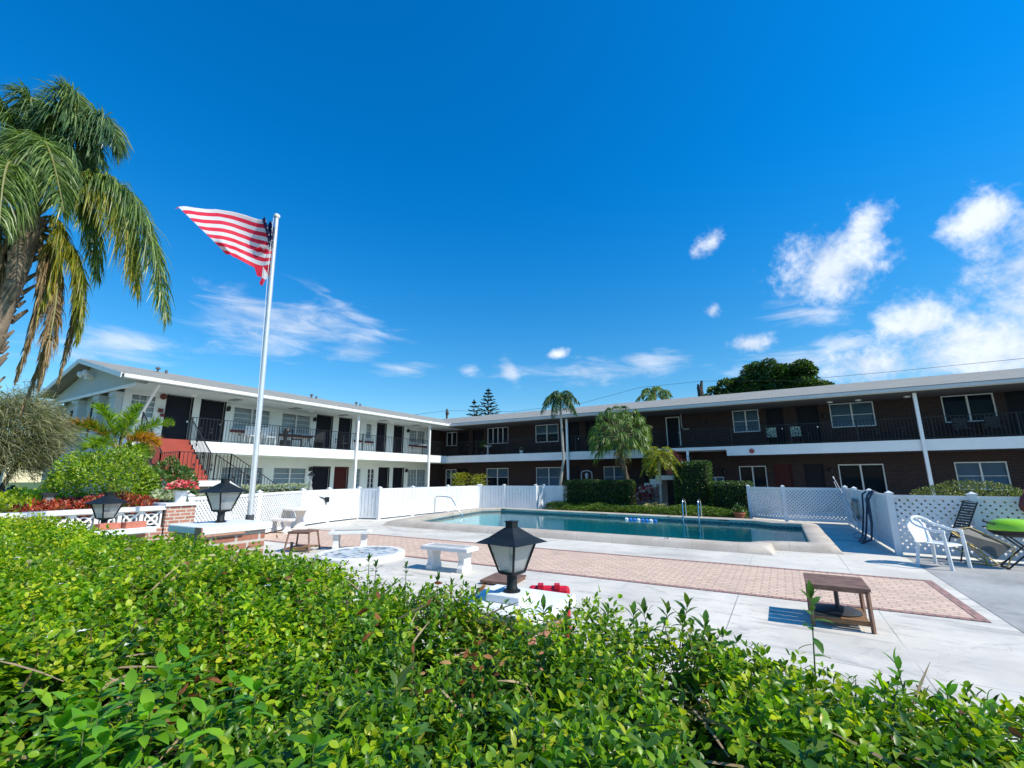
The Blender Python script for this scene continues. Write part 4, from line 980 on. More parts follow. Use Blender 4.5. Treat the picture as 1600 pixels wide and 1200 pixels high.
def hedge_part(name, n, xr, yr, lsize, tmpl, m, nl=8, sel=None, slen=.11, depth=.10, dens=None):
    x = rng.uniform(*xr, n); y = rng.uniform(*yr, n)
    if sel is not None:
        k = sel(x, y); x, y = x[k], y[k]
    k = vnoise(x, y, 5.5, 21)+.35*vnoise(x, y, 14, 22) > -.52; x, y = x[k], y[k]
    n = len(x); z = htop(x, y)-rng.exponential(depth, n)*.6-slen*.55+.02*rng.normal(size=n)
    far = np.clip((y+21.4)/.3, 0, 1)
    sd_ = np.stack([rng.normal(0, .38, n), rng.normal(0, .38, n)+far*.8, np.ones(n)], 1); sd_ /= np.linalg.norm(sd_, axis=1, keepdims=True)
    base = np.stack([x, y, z], 1); a0 = rng.uniform(0, 6.28, n); Ps = []; Ds = []; Us = []; Ss = []
    ex = np.cross(sd_, [0, 1., 0]); ex /= np.linalg.norm(ex, axis=1, keepdims=True); ey = np.cross(sd_, ex)
    for k in range(nl):
        t = (k//2+1)/(nl//2); a = a0+(k % 2)*math.pi+(k//2)*1.5+rng.normal(0, .25, n); pit = .0+.85*t**2+rng.normal(0, .28, n)
        r = ex*np.cos(a)[:, None]+ey*np.sin(a)[:, None]
        Ds.append(r*np.cos(pit)[:, None]+sd_*np.sin(pit)[:, None]); Us.append(sd_*np.cos(pit)[:, None]-r*np.sin(pit)[:, None]+rng.normal(0, .15, (n, 3)))
        Ps.append(base+sd_*(slen*t)); Ss.append(lsize*(1.12-.45*t)*rng.uniform(.75, 1.2, n))
    P = np.concatenate(Ps); D = np.concatenate(Ds); U_ = np.concatenate(Us); s = np.concatenate(Ss)
    F = orient(D, U_)
    return inst_mesh(name, tmpl[0], tmpl[1], F*s[:, None, None], P, m, hedge), base, sd_
vis = lambda x, y: y > -23.3+(18.42-x)*.13
near = lambda x, y: (np.hypot(x-18.42, y+23.02) > .55) & vis(x, y)
# left, small round leaves, yellow-green in the distance
hedge_part('foliage', 3000, (7.9, 12.5), (-22.6, -21.12), .048, LF_S, LFy, 6, vis)
hedge_part('foliage', 2600, (9.5, 14.8), (-22.9, -21.12), .042, LF_R, LFy, 6, lambda x, y: vis(x, y) & (rng.uniform(size=len(x)) < np.clip((14.8-x)/3, 0, 1)))
hedge_part('foliage', 5200, (11.5, 16.6), (-23.0, -21.12), .038, LF_R, LFc, 8, vis)
_, sb, sdir_ = hedge_part('foliage', 9500, (14.8, 19.9), (-23.1, -21.10), .033, LF_R, LFc, 8, lambda x, y: near(x, y) & ((x < 17.1+rng.normal(0, .5, len(x))) | (x > 17.9+rng.normal(0, .2, len(x)))))
hedge_part('foliage', 5200, (13.5, 19.9), (-23.1, -21.10), .027, LF_R, LFy, 6, lambda x, y: near(x, y) & (vnoise(x, y, 2.2, 33)+.6*np.abs(np.clip((x-17.4)/1.0, -1.2, 1.2))-.25 > .15), slen=.07, depth=.02)
hedge_part('foliage', 6000, (15.6, 19.9), (-23.1, -21.10), .046, LF_L, LFc, 8, lambda x, y: near(x, y) & (x > 16.6+rng.normal(0, .5, len(x))) & (rng.uniform(size=len(x)) < .7), slen=.13)
hedge_part('foliage', 7500, (16.0, 19.9), (-23.1, -21.14), .047, LF_L, LFd, 8, lambda x, y: near(x, y) & (x > 16.9+rng.normal(0, .4, len(x))), slen=.12, depth=.16)
# deeper shaded leaves
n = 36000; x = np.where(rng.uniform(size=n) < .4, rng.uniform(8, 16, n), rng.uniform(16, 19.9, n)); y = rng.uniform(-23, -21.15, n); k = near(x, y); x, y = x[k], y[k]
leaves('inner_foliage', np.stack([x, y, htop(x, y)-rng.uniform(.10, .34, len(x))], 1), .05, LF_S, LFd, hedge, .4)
strands('twig', sb[:1800]-[0, 0, .06], sdir_[:1800], .19, .02, .006, twig, hedge, up=None)
n = 260; x = rng.uniform(15.5, 19.2, n); y = rng.uniform(-22.6, -21.2, n)
strands('twig', np.stack([x, y, htop(x, y)-.06], 1), rdirs(n, -.1, .7), rng.uniform(.12, .3, n), .1, .007, mat('pale_twig', (.30, .22, .13), .8, .3, 20), hedge)
n = 16000; x = rng.uniform(7.8, 20, n); y = rng.uniform(-23.65, -21.9, n); k = ~near(x, y) & (np.hypot(x-18.42, y+23.02) > .5); x, y = x[k], y[k]
leaves('inner_foliage', np.stack([x, y, htop(x, y)-rng.exponential(.06, len(x))], 1), .055, LF_S, LFc, hedge, .5)
n = 9000; x = rng.uniform(7.8, 20, n); y = np.where(rng.uniform(size=n) < .5, -23.62, -21.16)+rng.normal(0, .03, n)
leaves('inner_foliage', np.stack([x, y, rng.uniform(.05, .95, n)], 1), .055, LF_S, LFc, hedge, .3)
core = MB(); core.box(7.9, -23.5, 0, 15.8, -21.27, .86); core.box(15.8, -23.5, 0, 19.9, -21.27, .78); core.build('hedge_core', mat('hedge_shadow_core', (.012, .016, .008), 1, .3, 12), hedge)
# white star flowers and dead leaves
n = 60; x = rng.uniform(12, 16.9, n); y = rng.uniform(-22.6, -21.3, n); k = vis(x, y); x, y = x[k], y[k]
P = np.stack([x, y, htop(x, y)+.012], 1); Pf = np.repeat(P, 5, 0); a = np.tile(np.arange(5)*2*np.pi/5, len(P))
F = orient(np.stack([np.cos(a), np.sin(a), np.full(len(a), .25)], 1)); inst_mesh('white_flower', LF_L[0], LF_L[1], F*.019, Pf, mat('petal_white', (.85, .85, .8), .5, .03), hedge)
dead = leaf_mat('dead_leaf', [(0, (.10, .035, .015)), (.6, (.22, .09, .04)), (1, (.34, .22, .12))], .2, .7, .2)
Pd = []
for (cx, cy, cz, r, k) in [(17.55, -21.75, .93, .07, 40), (16.98, -22.33, .93, .06, 26), (17.95, -22.0, .90, .06, 20), (16.45, -21.6, 1.03, .10, 26), (16.0, -21.75, 1.03, .12, 26), (18.75, -21.5, .93, .08, 20), (17.3, -21.95, .95, .16, 30)]:
    Pd.append(rng.normal(0, r, (k, 3))*[1, 1, .8]+[cx, cy, cz])
leaves('dead_leaf', np.concatenate(Pd), .032, LF_L, dead, hedge, 0)
pale = leaf_mat('pale_dry_leaf', [(0, (.22, .26, .14)), (1, (.42, .40, .26))], .3, .6, .2)
leaves('pale_leaf', np.concatenate([rng.normal(0, .13, (60, 3))*[1.4, 1, .25]+[15.6, -21.75, 1.10], rng.normal(0, .10, (50, 3))*[1.3, 1, .25]+[15.1, -22.05, 1.09]]), .04, LF_L, pale, hedge, .3)
# reddish new growth haze of tiny leaves on the right half
n = 4200; x = rng.uniform(16.2, 18.2, n); y = rng.uniform(-22.2, -21.15, n); k = vnoise(x, y, 2.4, 9) > .05; x, y = x[k], y[k]
leaves('new_growth', np.stack([x, y, htop(x, y)+rng.uniform(-.03, .035, len(x))], 1), .017, LF_L, leaf_mat('new_growth', [(0, (.16, .17, .03)), (.6, (.24, .22, .05)), (1, (.22, .09, .04))], .35, .5), hedge, .2)

# larger leaved weeds that poke out of the hedge
stemg = mat('green_stem', (.10, .13, .04), .6, .3, 20)
def shoot_plant(label, spots, lsize, m, nleaf=8, h=.16, group=None, name='leafy_shoot'):
    t = thing(name, label, 'plant', spots[0][:2]+(0.6,), 0, group); Ps = []; Ds = []; Us = []; Ss = []; st = MB()
    for (x, y, z, hh, lean) in spots:
        b = Vector((x, y, z-.12)); tip = Vector((x+lean[0]*hh, y+lean[1]*hh, z+hh)); st = MB(); st.tube([b, (b+tip)/2+Vector((0, 0, .01)), tip], [.0028, .0022, .0012], 5); st.build('stem', stemg, t)
        for k in range(nleaf+3):
            tt = min(1, .42+.62*(k/(nleaf+2))**.7); p = b.lerp(tip, tt); a = k*2.4+random.random(); pit = -.35+(1.25 if lsize < .065 else .7)*(k/nleaf)**1.6+random.uniform(-.3, .3)
            Ps.append(p); Ds.append((math.cos(a)*math.cos(pit), math.sin(a)*math.cos(pit), math.sin(pit))); Us.append((-math.cos(a)*math.sin(pit)+random.uniform(-.2, .2), -math.sin(a)*math.sin(pit)+random.uniform(-.2, .2), math.cos(pit))); Ss.append(lsize*random.uniform(.7, 1.15))
    inst_mesh('foliage', LF_L[0], LF_L[1], orient(np.array(Ds), np.array(Us))*np.array(Ss)[:, None, None], np.array([tuple(p) for p in Ps]), m, t, smooth=True)
    return t
big = leaf_mat('broad_leaf', [(0, (.07, .23, .015)), (.6, (.13, .36, .02)), (1, (.24, .44, .03))], .42, .35, .5)
mid = leaf_mat('sprig_leaf', [(0, (.035, .11, .015)), (.6, (.07, .17, .03)), (1, (.13, .2, .04))], .35, .4, .4)
sp = []
for _ in range(26):
    x = random.uniform(16.75, 17.55); y = random.uniform(-22.55, -22.2); sp.append((x, y, .98, random.uniform(.0, .045), (random.uniform(-.5, .5), random.uniform(-.4, .5))))
shoot_plant('bright broad-leaved creeper growing through the hedge at the bottom left corner', sp, .066, big, 8)
shoot_plant('broad-leaved creeper sprigs in the dark middle of the hedge at the bottom', [(17.62, -22.12, .95, .02, (0, .2)), (17.8, -21.95, .95, .02, (.3, 0)), (18.0, -22.1, .94, .02, (0, 0)), (17.75, -22.2, .94, .02, (0, 0)), (18.1, -21.9, .95, .02, (0, 0)), (17.45, -22.0, .97, .02, (0, 0)), (18.25, -21.95, .94, .02, (.1, 0)), (18.4, -21.75, .95, .02, (0, 0))], .075, mid, 7)
shoot_plant('single tall sprig with pointed leaves standing clear of the hedge against the deck', [(18.44, -21.22, 1.0, .17, (.12, .05))], .062, mid, 9, name='tall_sprig')
shoot_plant('loose sprigs on the hedge edge just left of the large lantern', [(16.93, -21.2, .98, .09, (0, 0)), (17.0, -21.2, .96, .09, (.1, 0)), (16.72, -21.2, 1.04, .07, (0, 0)), (16.45, -21.2, 1.06, .06, (0, 0)), (16.6, -21.3, 1.06, .06, (.2, 0))], .04, mid, 10)
shoot_plant('dark arching sprigs on the hedge edge right of the large lantern', [(17.5, -21.2, .95, .06, (0, 0)), (17.75, -21.2, .97, .06, (.5, 0)), (17.95, -21.25, .98, .10, (.7, 0)), (18.02, -21.2, .98, .11, (.5, .2)), (18.08, -21.3, .98, .09, (.8, 0)), (17.88, -21.2, .98, .06, (0, 0)), (17.98, -21.3, 1.0, .08, (-.4, 0)), (18.05, -21.22, .97, .07, (.1, .3)), (17.62, -21.25, .96, .05, (0, 0)), (18.12, -21.25, .96, .05, (.6, 0))], .052, mid, 10)
shoot_plant('young sprigs rising from the hedge at the far right, bottom corner', [(18.66, -21.25, .95, .07, (-.2, 0)), (18.72, -21.3, .94, .05, (.3, 0)), (18.8, -21.35, .94, .04, (0, 0)), (18.6, -21.3, .94, .03, (0, 0)), (18.88, -21.3, .93, .03, (0, 0))], .05, big, 8)

# ---- palms
def bez(c, t): 
    a, b, d = (Vector(q) for q in c); return a*(1-t)**2+b*2*t*(1-t)+d*t*t
def frond(par, c, m, L=.5, n=60, droop=.55, w=.02, rach=None, t0=.22, name='frond', bush=2, up=.25):
    """feather leaf along a quadratic curve"""
    P = []; D = []; Ls = []; G = []
    for i in range(n):
        t = t0+(1-t0)*i/(n-1); p = bez(c, t); tg = (bez(c, min(1, t+.02))-bez(c, t-.02)).normalized(); sd = tg.cross(Vector((0, 0, 1)))
        if sd.length < .1: sd = tg.cross(Vector((0, 1, 0)))
        sd.normalize(); nn = sd.cross(tg)
        prof = (.35+.65*math.sin(math.pi*min(1, (t-t0)/(1-t0)*.95+.08))**.7)
        for s in (-1, 1):
            for k in range(bush):
                d = tg*random.uniform(.3, .75)+sd*s*random.uniform(.6, 1)+nn*random.uniform(-.35, up+.2)
                P.append(tuple(p)); D.append(tuple(d)); Ls.append(L*prof*random.uniform(.75, 1.1)); G.append(droop*random.uniform(.6, 1.5))
    f = MB(); pts = [bez(c, i/12) for i in range(13)]; f.tube(pts, [.022*(1-i/13)+.005 for i in range(13)] if rach is None else [rach*(1-i/13)+.003 for i in range(13)], 6)
    fo = f.build(name, MATS['rachis'], par, smooth=True)
    strands('leaflets', np.array(P), np.array(D), np.array(Ls), np.array(G), w, m, fo)
    return fo
mat('rachis', (.20, .20, .07), .5, .25, 5)
pf = leaf_mat('queen_frond', [(0, (.05, .11, .04)), (.5, (.11, .20, .06)), (1, (.24, .34, .12))], .35, .4, .5)
pfb = leaf_mat('queen_frond_blue', [(0, (.045, .11, .06)), (.7, (.10, .20, .10)), (1, (.24, .34, .20))], .3, .38, .6)
pfy = leaf_mat('queen_frond_yellow', [(0, (.08, .15, .02)), (.5, (.20, .24, .03)), (1, (.42, .36, .06))], .4, .45, .4)
pfd = leaf_mat('queen_frond_dead', [(0, (.16, .12, .08)), (.6, (.28, .21, .15)), (1, (.36, .29, .22))], .3, .7, .2)
qp = thing('palm_tree', 'tall feathery palm with drooping green and dead brown fronds at the left edge', 'palm tree', (9.55, -21.5, 0))
w = MB(); pts = [(9.05, -21.80, 0), (9.20, -21.70, 2), (9.38, -21.60, 3.4), (9.50, -21.53, 4.5), (9.55, -21.5, 5.25)]; w.tube(pts, [.18, .15, .125, .12, .15], 16); w.build('trunk', trunkm, qp, smooth=True)
bt = MB()
for k in range(90):                       # old leaf bases
    z = random.uniform(2.2, 5.3); a = k*2.4; r = .125+.012*(5.2-z); sh = (5.25-z)*.095; c0 = Vector((9.55-sh+r*math.cos(a)*.9, -21.5-sh*.55+r*math.sin(a)*.9, z)); d = Vector((math.cos(a), math.sin(a), 1.5)).normalized()
    bt.tube([c0, c0+d*random.uniform(.12, .3)], [.035, .012], 5)
bt.build('leaf_base', trunkm, qp)
BIG = [([(9.55, -21.52, 5.19), (10.12, -20.77, 7.4), (10.72, -20.18, 3.98)], pf, .55, 1.0, 90), ([(9.54, -21.53, 5.23), (9.98, -20.91, 7.24), (10.21, -20.44, 4.73)], pfy, .40, .9, 60),
 ([(9.55, -21.52, 5.19), (9.74, -21.07, 6.64), (9.9, -20.81, 4.55)], pf, .45, .9, 70), ([(9.54, -21.53, 5.23), (9.51, -21.78, 8.14), (10.05, -21.04, 6.3)], pfb, .52, .8, 80),
 ([(9.54, -21.53, 5.23), (9.36, -21.4, 8.61), (9.47, -20.9, 6.05)], pfb, .5, .8, 80), ([(9.54, -21.54, 5.22), (8.97, -22.04, 8.19), (8.95, -22.22, 6.15)], pf, .55, .8, 80),
 ([(9.54, -21.54, 5.22), (10.0, -21.86, 7.21), (10.58, -21.43, 5.05)], pf, .5, .9, 80), ([(9.54, -21.54, 5.18), (9.46, -22.19, 7.31), (9.98, -21.98, 4.94)], pf, .5, .9, 70),
 ([(9.54, -21.54, 5.22), (10.27, -22.09, 6.35), (10.89, -21.98, 4.47)], pf, .5, .9, 70), ([(9.54, -21.54, 5.18), (9.44, -22.35, 6.14), (9.45, -22.32, 4.3)], pf, .5, .9, 60),
 ([(9.54, -21.54, 5.18), (9.19, -21.9, 5.75), (9.23, -21.57, 4.01)], pfb, .5, 1, 60), ([(9.54, -21.54, 5.22), (8.74, -21.52, 8.47), (8.56, -21.35, 6.11)], pfb, .5, .8, 70),
 ([(9.54, -21.53, 5.23), (9.62, -21.62, 8.3), (9.9, -21.3, 6.9)], pf, .5, .8, 80), ([(9.54, -21.53, 5.23), (9.75, -21.5, 7.4), (10.0, -21.15, 5.6)], pfb, .45, .9, 70),
 ([(9.55, -21.51, 5.14), (9.83, -21.12, 5.79), (9.79, -21.29, 3.81)], pfy, .28, 1, 46),
 ([(9.55, -21.49, 5.05), (9.8, -20.8, 5.43), (9.76, -20.95, 2.96)], pfd, .17, 1.6, 60), ([(9.55, -21.49, 5.05), (9.57, -20.89, 5.24), (9.6, -21.2, 2.49)], pfd, .17, 1.6, 60),
 ([(9.55, -21.49, 5.05), (9.74, -21.05, 5.0), (9.92, -21.17, 2.82)], pfd, .22, 1.6, 60), ([(9.54, -21.52, 5.13), (9.4, -21.84, 4.72), (9.53, -21.63, 3.65)], pfd, .24, 1.5, 40)]
BIG += [([(9.54, -21.54, 5.22), (9.2, -21.9, 8.3), (9.3, -21.7, 6.6)], pfb, .5, .8, 80), ([(9.54, -21.54, 5.22), (9.8, -21.9, 6.9), (10.3, -21.8, 5.6)], pf, .5, .9, 80), ([(9.54, -21.54, 5.22), (9.5, -22.2, 6.4), (9.75, -22.1, 5.1)], pfb, .5, .9, 70),
 ([(9.54, -21.54, 5.22), (9.9, -21.2, 7.9), (10.15, -20.95, 6.6)], pfb, .5, .8, 80), ([(9.54, -21.54, 5.22), (9.3, -21.3, 7.6), (9.2, -20.9, 5.8)], pf, .5, .9, 70), ([(9.55, -21.52, 5.19), (10.2, -20.9, 6.7), (10.5, -20.5, 4.3)], pfy, .45, 1, 70),
 ([(9.55, -21.49, 5.05), (9.95, -20.95, 5.3), (9.98, -20.9, 3.5)], pfy, .24, 1.2, 60), ([(9.55, -21.49, 5.0), (9.75, -21.2, 5.0), (9.72, -21.35, 2.9)], pfd, .18, 1.4, 60)]
for c, m, L, dr, n in BIG: frond(qp, c, m, L*1.05, n, dr, .015, bush=4, up=.5)

gp = thing('small_palm', 'small palm with stiff green and orange-tipped fronds before the gabled end', 'palm tree', (4.2, -18.27, 0))
w = MB(); w.tube([(4.2, -18.27, 0), (4.2, -18.27, 1.4), (4.19, -18.27, 2.25)], [.13, .11, .08], 12); w.build('trunk', paletr, gp, smooth=True)
gf = leaf_mat('bottle_frond', [(0, (.07, .18, .015)), (.6, (.18, .34, .02)), (1, (.32, .46, .04))], .45, .4); go = leaf_mat('orange_frond', [(0, (.30, .20, .02)), (1, (.55, .27, .02))], .4, .45)
GB = [([(4.19, -18.27, 2.24), (4.03, -18.79, 3.08), (4.09, -19.43, 2.72)], go), ([(4.19, -18.27, 2.24), (4.03, -18.75, 3.05), (4.15, -19.15, 2.70)], gf), ([(4.19, -18.27, 2.24), (4.1, -18.54, 3.11), (3.93, -18.78, 3.35)], gf), ([(4.19, -18.27, 2.24), (4.21, -18.22, 3.14), (4.28, -18.0, 3.42)], gf),
 ([(4.19, -18.27, 2.24), (4.32, -17.9, 3.0), (4.49, -17.34, 3.02)], gf), ([(4.19, -18.27, 2.24), (4.49, -18.01, 2.81), (4.72, -17.69, 2.43)], go), ([(4.19, -18.27, 2.24), (4.46, -18.73, 2.59), (4.7, -18.99, 2.27)], gf),
 ([(4.19, -18.27, 2.24), (3.7, -18.16, 3.01), (3.28, -17.83, 3.25)], gf), ([(4.19, -18.27, 2.24), (4.67, -18.1, 2.47), (4.92, -18.0, 2.08)], gf)]
for c, m in GB: frond(gp, c, m, .40, 80, .10, .016, bush=2, up=.8, t0=.22)

def radial_palm(root, c, r, n, m, L, zr=(-.2, .9), droop=.8, nl=30, w=.02, rise=.55, fall=.5, bush=2):
    for k in range(n):
        a = k*2.39996+random.uniform(-.15, .15); e = zr[0]+(zr[1]-zr[0])*((k+.5)/n); rr = r*random.uniform(.85, 1.1)
        h = Vector((math.cos(a), math.sin(a), 0)); c0 = Vector(c); mp_ = c0+h*rr*.55*math.cos(e)+Vector((0, 0, rr*(rise*math.sin(e)+.45))); en = c0+h*rr*math.cos(e*.7)+Vector((0, 0, rr*(math.sin(e)-fall)))
        frond(root, [tuple(c0), tuple(mp_), tuple(en)], m, L, nl, droop, w, bush=bush, rach=.014)
rp = thing('slender_palm', 'slender palm with a thin pale leaning trunk in front of the brick wing', 'palm tree', (9.2, -4.15+1.75, 0))
ry = leaf_mat('royal_frond', [(0, (.02, .06, .02)), (1, (.06, .14, .04))], .3, .4)
w = MB(); w.tube([(8.95, -2.35, 0), (8.98, -2.33, 1.2), (9.15, -2.2, 2.4), (9.1, -2.22, 3.8), (9.06, -2.25, 5.0)], [.085, .075, .065, .06, .055], 12); w.build('trunk', paletr, rp, smooth=True)
w = MB(); w.tube([(9.06, -2.25, 4.9), (9.05, -2.25, 5.4)], [.06, .04], 10); w.build('crown_shaft', mat('crown_shaft_green', (.10, .16, .05), .5), rp, smooth=True)
radial_palm(rp, (9.05, -2.25, 5.4), .95, 16, ry, .36, (-.3, 1.2), .9, 26, .028, rise=.5, fall=.62)

fpm = thing('fan_palm', 'weeping fan palm with a full hanging crown behind the clipped hedge', 'palm tree', (12.25, -2.0, 0))
w = MB(); w.tube([(12.3, -2.0, 0), (12.22, -2.0, 1.5), (12.05, -2.0, 2.4), (12.0, -2.0, 3.2)], [.14, .12, .12, .14], 12); w.build('trunk', barkm, fpm, smooth=True)
P = []; D = []
for k in range(90):
    a = random.uniform(0, 6.28); z = random.uniform(2.1, 3.1); P.append((12.03+.1*math.cos(a), -2+.1*math.sin(a), z)); D.append((math.cos(a), math.sin(a), .3))
strands('dead_skirt', np.array(P), np.array(D), rng.uniform(.3, .6, 90), .9, .04, pfd, fpm)
ff = leaf_mat('fan_leaf', [(0, (.04, .10, .02)), (.6, (.10, .20, .04)), (1, (.24, .34, .09))], .35, .4)
pet = MB(); P = []; D = []; Ls = []; G = []
for k in range(66):
    a = k*2.39996; e = R_(80)-R_(110)*((k+.5)/66)**.9; h = Vector((math.cos(a)*math.cos(e), math.sin(a)*math.cos(e), math.sin(e))); L = random.uniform(.95, 1.3)
    c0 = Vector((12.0, -2.0, 3.35)); tip = c0+h*L*1.05+Vector((0, 0, .12)); pet.tube([c0, (c0+tip)/2+Vector((0, 0, .05)), tip], [.012, .010, .008], 5)
    sdv = h.cross(Vector((0, 0, 1)));
    if sdv.length < .2: sdv = Vector((1, 0, 0))
    sdv.normalize()
    for j in range(36):
        q = (j/35-.5)*2.5; d = h*math.cos(q)+sdv*math.sin(q)+Vector((0, 0, random.uniform(-.05, .3))); P.append(tuple(tip)); D.append(tuple(d)); Ls.append(random.uniform(.42, .68)*(1-.18*abs(q))); G.append(random.uniform(.6, 1.15))
pet.build('leaf_stalks', MATS['rachis'], fpm); strands('fan_leaves', np.array(P), np.array(D), np.array(Ls), np.array(G), .028, ff, fpm, seg=5)

dp = thing('pygmy_palm', 'small yellow-green feathery palm before the stepped white stair', 'palm tree', (13.85, -2.7, 0))
w = MB(); w.tube([(13.85, -2.7, 0), (13.87, -2.7, .9), (13.9, -2.7, 2.2)], [.05, .045, .05], 10); w.build('trunk', paletr, dp, smooth=True)
dpm = leaf_mat('date_leaf', [(0, (.08, .15, .01)), (.5, (.22, .28, .015)), (1, (.44, .40, .03))], .4, .4)
radial_palm(dp, (13.9, -2.7, 2.25), .9, 30, dpm, .24, (-.5, 1.25), .35, 34, .022, rise=.6, fall=.55, bush=1)

# ---- clipped hedges and planting behind the pool
def box_hedge(label, x0, y0, x1, y1, z, m, n, sz=.05, name='clipped_hedge', rnd=.0, group=None):
    t = thing(name, label, 'hedge', ((x0+x1)/2, (y0+y1)/2, 0), 0, group)
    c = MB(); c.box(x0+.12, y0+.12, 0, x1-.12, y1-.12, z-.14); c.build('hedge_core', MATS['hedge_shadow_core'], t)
    A = [((x1-x0)*(y1-y0), 2), ((x1-x0)*z, 1), ((y1-y0)*z, 0)]; tot = A[0][0]+2*A[1][0]+2*A[2][0]; P = []; O = []
    for area, ax in A:
        for sg in ((1,) if ax == 2 else (-1, 1)):
            k = int(n*area/tot); u = rng.uniform(size=(k, 3))*[x1-x0, y1-y0, z]+[x0, y0, 0]; lo = [x0, y0, 0]; hi = [x1, y1, z]
            u[:, ax] = hi[ax] if sg > 0 else lo[ax]
            o = np.zeros((k, 3)); o[:, ax] = sg; bump = .04*vnoise(u[:, 0]+u[:, 2], u[:, 1]+u[:, 2], 2.2, 5)
            u += o*(bump-rng.exponential(.045, k))[:, None]; P.append(u); O.append(o)
    leaves('foliage', np.concatenate(P), sz, LF_S, m, t, .4, outward=np.concatenate(O)); return t
hd = leaf_mat('box_hedge_leaf', [(0, (.012, .04, .008)), (.5, (.03, .085, .015)), (.92, (.07, .16, .02)), (1, (.16, .24, .03))], .25, .35, .5)
box_hedge('square clipped dark green hedge behind the pool at the foot of the fan palm', 9.35, -2.75, 12.5, -1.6, 1.40, hd, 17000, .06)
box_hedge('tall clipped column of hedge right of the white stepped stair', 14.45, -2.75, 15.85, -1.6, 2.19, hd, 13000, .06)
box_hedge('low clipped hedge between the tall hedge column and the lattice gate', 15.85, -2.85, 17.35, -1.7, 1.33, hd, 9000, .06)
gc = []; n = 26000; x = rng.uniform(8.7, 17.2, n); y = rng.uniform(-3.7, -2.6, n)-(x-8.7)*.06; zt = .34+.10*vnoise(x, y, 1.5, 4)+.05*vnoise(x, y, 5, 6)
edge = np.clip((y+3.75+(x-8.7)*.06)/.35, 0, 1)
P = np.stack([x, y, zt*np.sqrt(edge)*rng.uniform(.55, 1, n)], 1)
gcv = strands('ground_cover', P, rdirs(n, .1, 1)+[0, -.3, 0], rng.uniform(.07, .16, n), .35, .014, leaf_mat('ground_cover_leaf', [(0, (.03, .08, .01)), (.6, (.09, .18, .02)), (1, (.20, .30, .04))], .35, .4))
tag(gcv, 'strip of bright grassy ground cover along the far pool edge', 'ground cover', kind='stuff')
ti = thing('red_ti_plant', 'dark red cordyline with strappy leaves below the small feathery palm', 'plant', (13.2, -2.6, 0)); n = 170
[MB().tube([(13.2+dx, -2.6, 0), (13.2+dx*1.6, -2.6+.05*dx, .95)], .015, 6).build('stem', barkm, ti) for dx in (-.2, 0, .25)]
P = np.stack([rng.normal(13.2, .22, n), rng.normal(-2.6, .12, n), rng.uniform(.5, 1.15, n)], 1)
strands('foliage', P, rdirs(n, -.1, 1), rng.uniform(.25, .45, n), .4, .05, leaf_mat('ti_leaf', [(0, (.06, .012, .02)), (.6, (.16, .02, .04)), (1, (.3, .06, .1))], .3, .4), ti)
pl2 = thing('bromeliad', 'pale spiky low plant between the red cordyline and the ground cover', 'plant', (13.7, -3.4, 0)); n = 70
strands('foliage', np.stack([rng.normal(13.75, .22, n), rng.normal(-3.4, .06, n), rng.uniform(.2, .45, n)], 1), rdirs(n, 0, 1), rng.uniform(.2, .35, n), .35, .04, leaf_mat('brom_leaf', [(0, (.15, .2, .08)), (1, (.5, .45, .25))], .3, .4), pl2)
tp = thing('terracotta_pot', 'terracotta pot with a green plant at the right end of the ground cover', 'flower pot', (16.95, -4.15, 0))
w = MB(); w.lathe([(.13, 0), (.19, .22), (.21, .22), (.21, .27), (.18, .27), (.17, .22), (0, .2)], (16.95, -4.15, 0), 20, cap=False); w.build('pot', mat('terracotta', (.40, .13, .07), .8, .15, 8), tp, smooth=True)
P = rdirs(260, 0, 1)*[.25, .25, .3]*rng.uniform(.4, 1, (260, 1))+[16.95, -4.15, .28]; leaves('foliage', P, .08, LF_L, MATS['box_hedge_leaf'], tp, .3)

def shrub(label, c, r, n, m, sz, tmpl=LF_S, name='shrub', cat='shrub', core=True, stem=True, lump=.18, group=None, seed=3):
    t = thing(name, label, cat, (c[0], c[1], 0), 0, group)
    d = rdirs(n, -.6, 1.); rad = 1+lump*(vnoise(d[:, 0]*2+d[:, 2]*1.3, d[:, 1]*2+d[:, 2], 1.3, seed)+.6*vnoise(d[:, 0]*2+d[:, 2]*1.3, d[:, 1]*2, 3.3, seed+1)); dep = 1-rng.exponential(.10, n)
    P = d*np.array(r)*(rad*np.clip(dep, .3, 1.1))[:, None]+np.array(c); P[:, 2] = np.maximum(P[:, 2], .03)
    leaves('foliage', P, sz, tmpl, m, t, .45, outward=d)
    if stem:
        for k in range(5):
            a = k*1.256; MB().tube([(c[0]+.06*math.cos(a), c[1]+.06*math.sin(a), 0), (c[0]+r[0]*.3*math.cos(a), c[1]+r[1]*.3*math.sin(a), c[2]*.6), (c[0]+r[0]*.65*math.cos(a), c[1]+r[1]*.65*math.sin(a), c[2]+r[2]*.35)], [.03, .02, .008], 6).build('stem', barkm, t)
    return t
gsh = leaf_mat('bright_shrub_leaf', [(0, (.05, .15, .008)), (.5, (.17, .32, .015)), (1, (.36, .46, .03))], .38, .35)
shrub('large bright green rounded shrub in front of the gabled end', (5.6, -18.9, 1.25), (1.0, .95, .92), 16000, gsh, .06)
shrub('darker green shrub beside the red staircase', (5.6, -17.7, 1.2), (.8, .55, .75), 5200, leaf_mat('dark_shrub_leaf', [(0, (.02, .07, .01)), (1, (.09, .18, .03))], .3, .35), .07, seed=8)
shrub('low green and yellow shrub at far left below the grey tree', (6.0, -20.2, .85), (.8, .6, .5), 3600, LFy, .07, seed=12)
cr = leaf_mat('croton_leaf', [(0, (.12, .02, .02)), (.5, (.35, .04, .03)), (.85, (.5, .12, .06)), (1, (.16, .16, .03))], .3, .4)
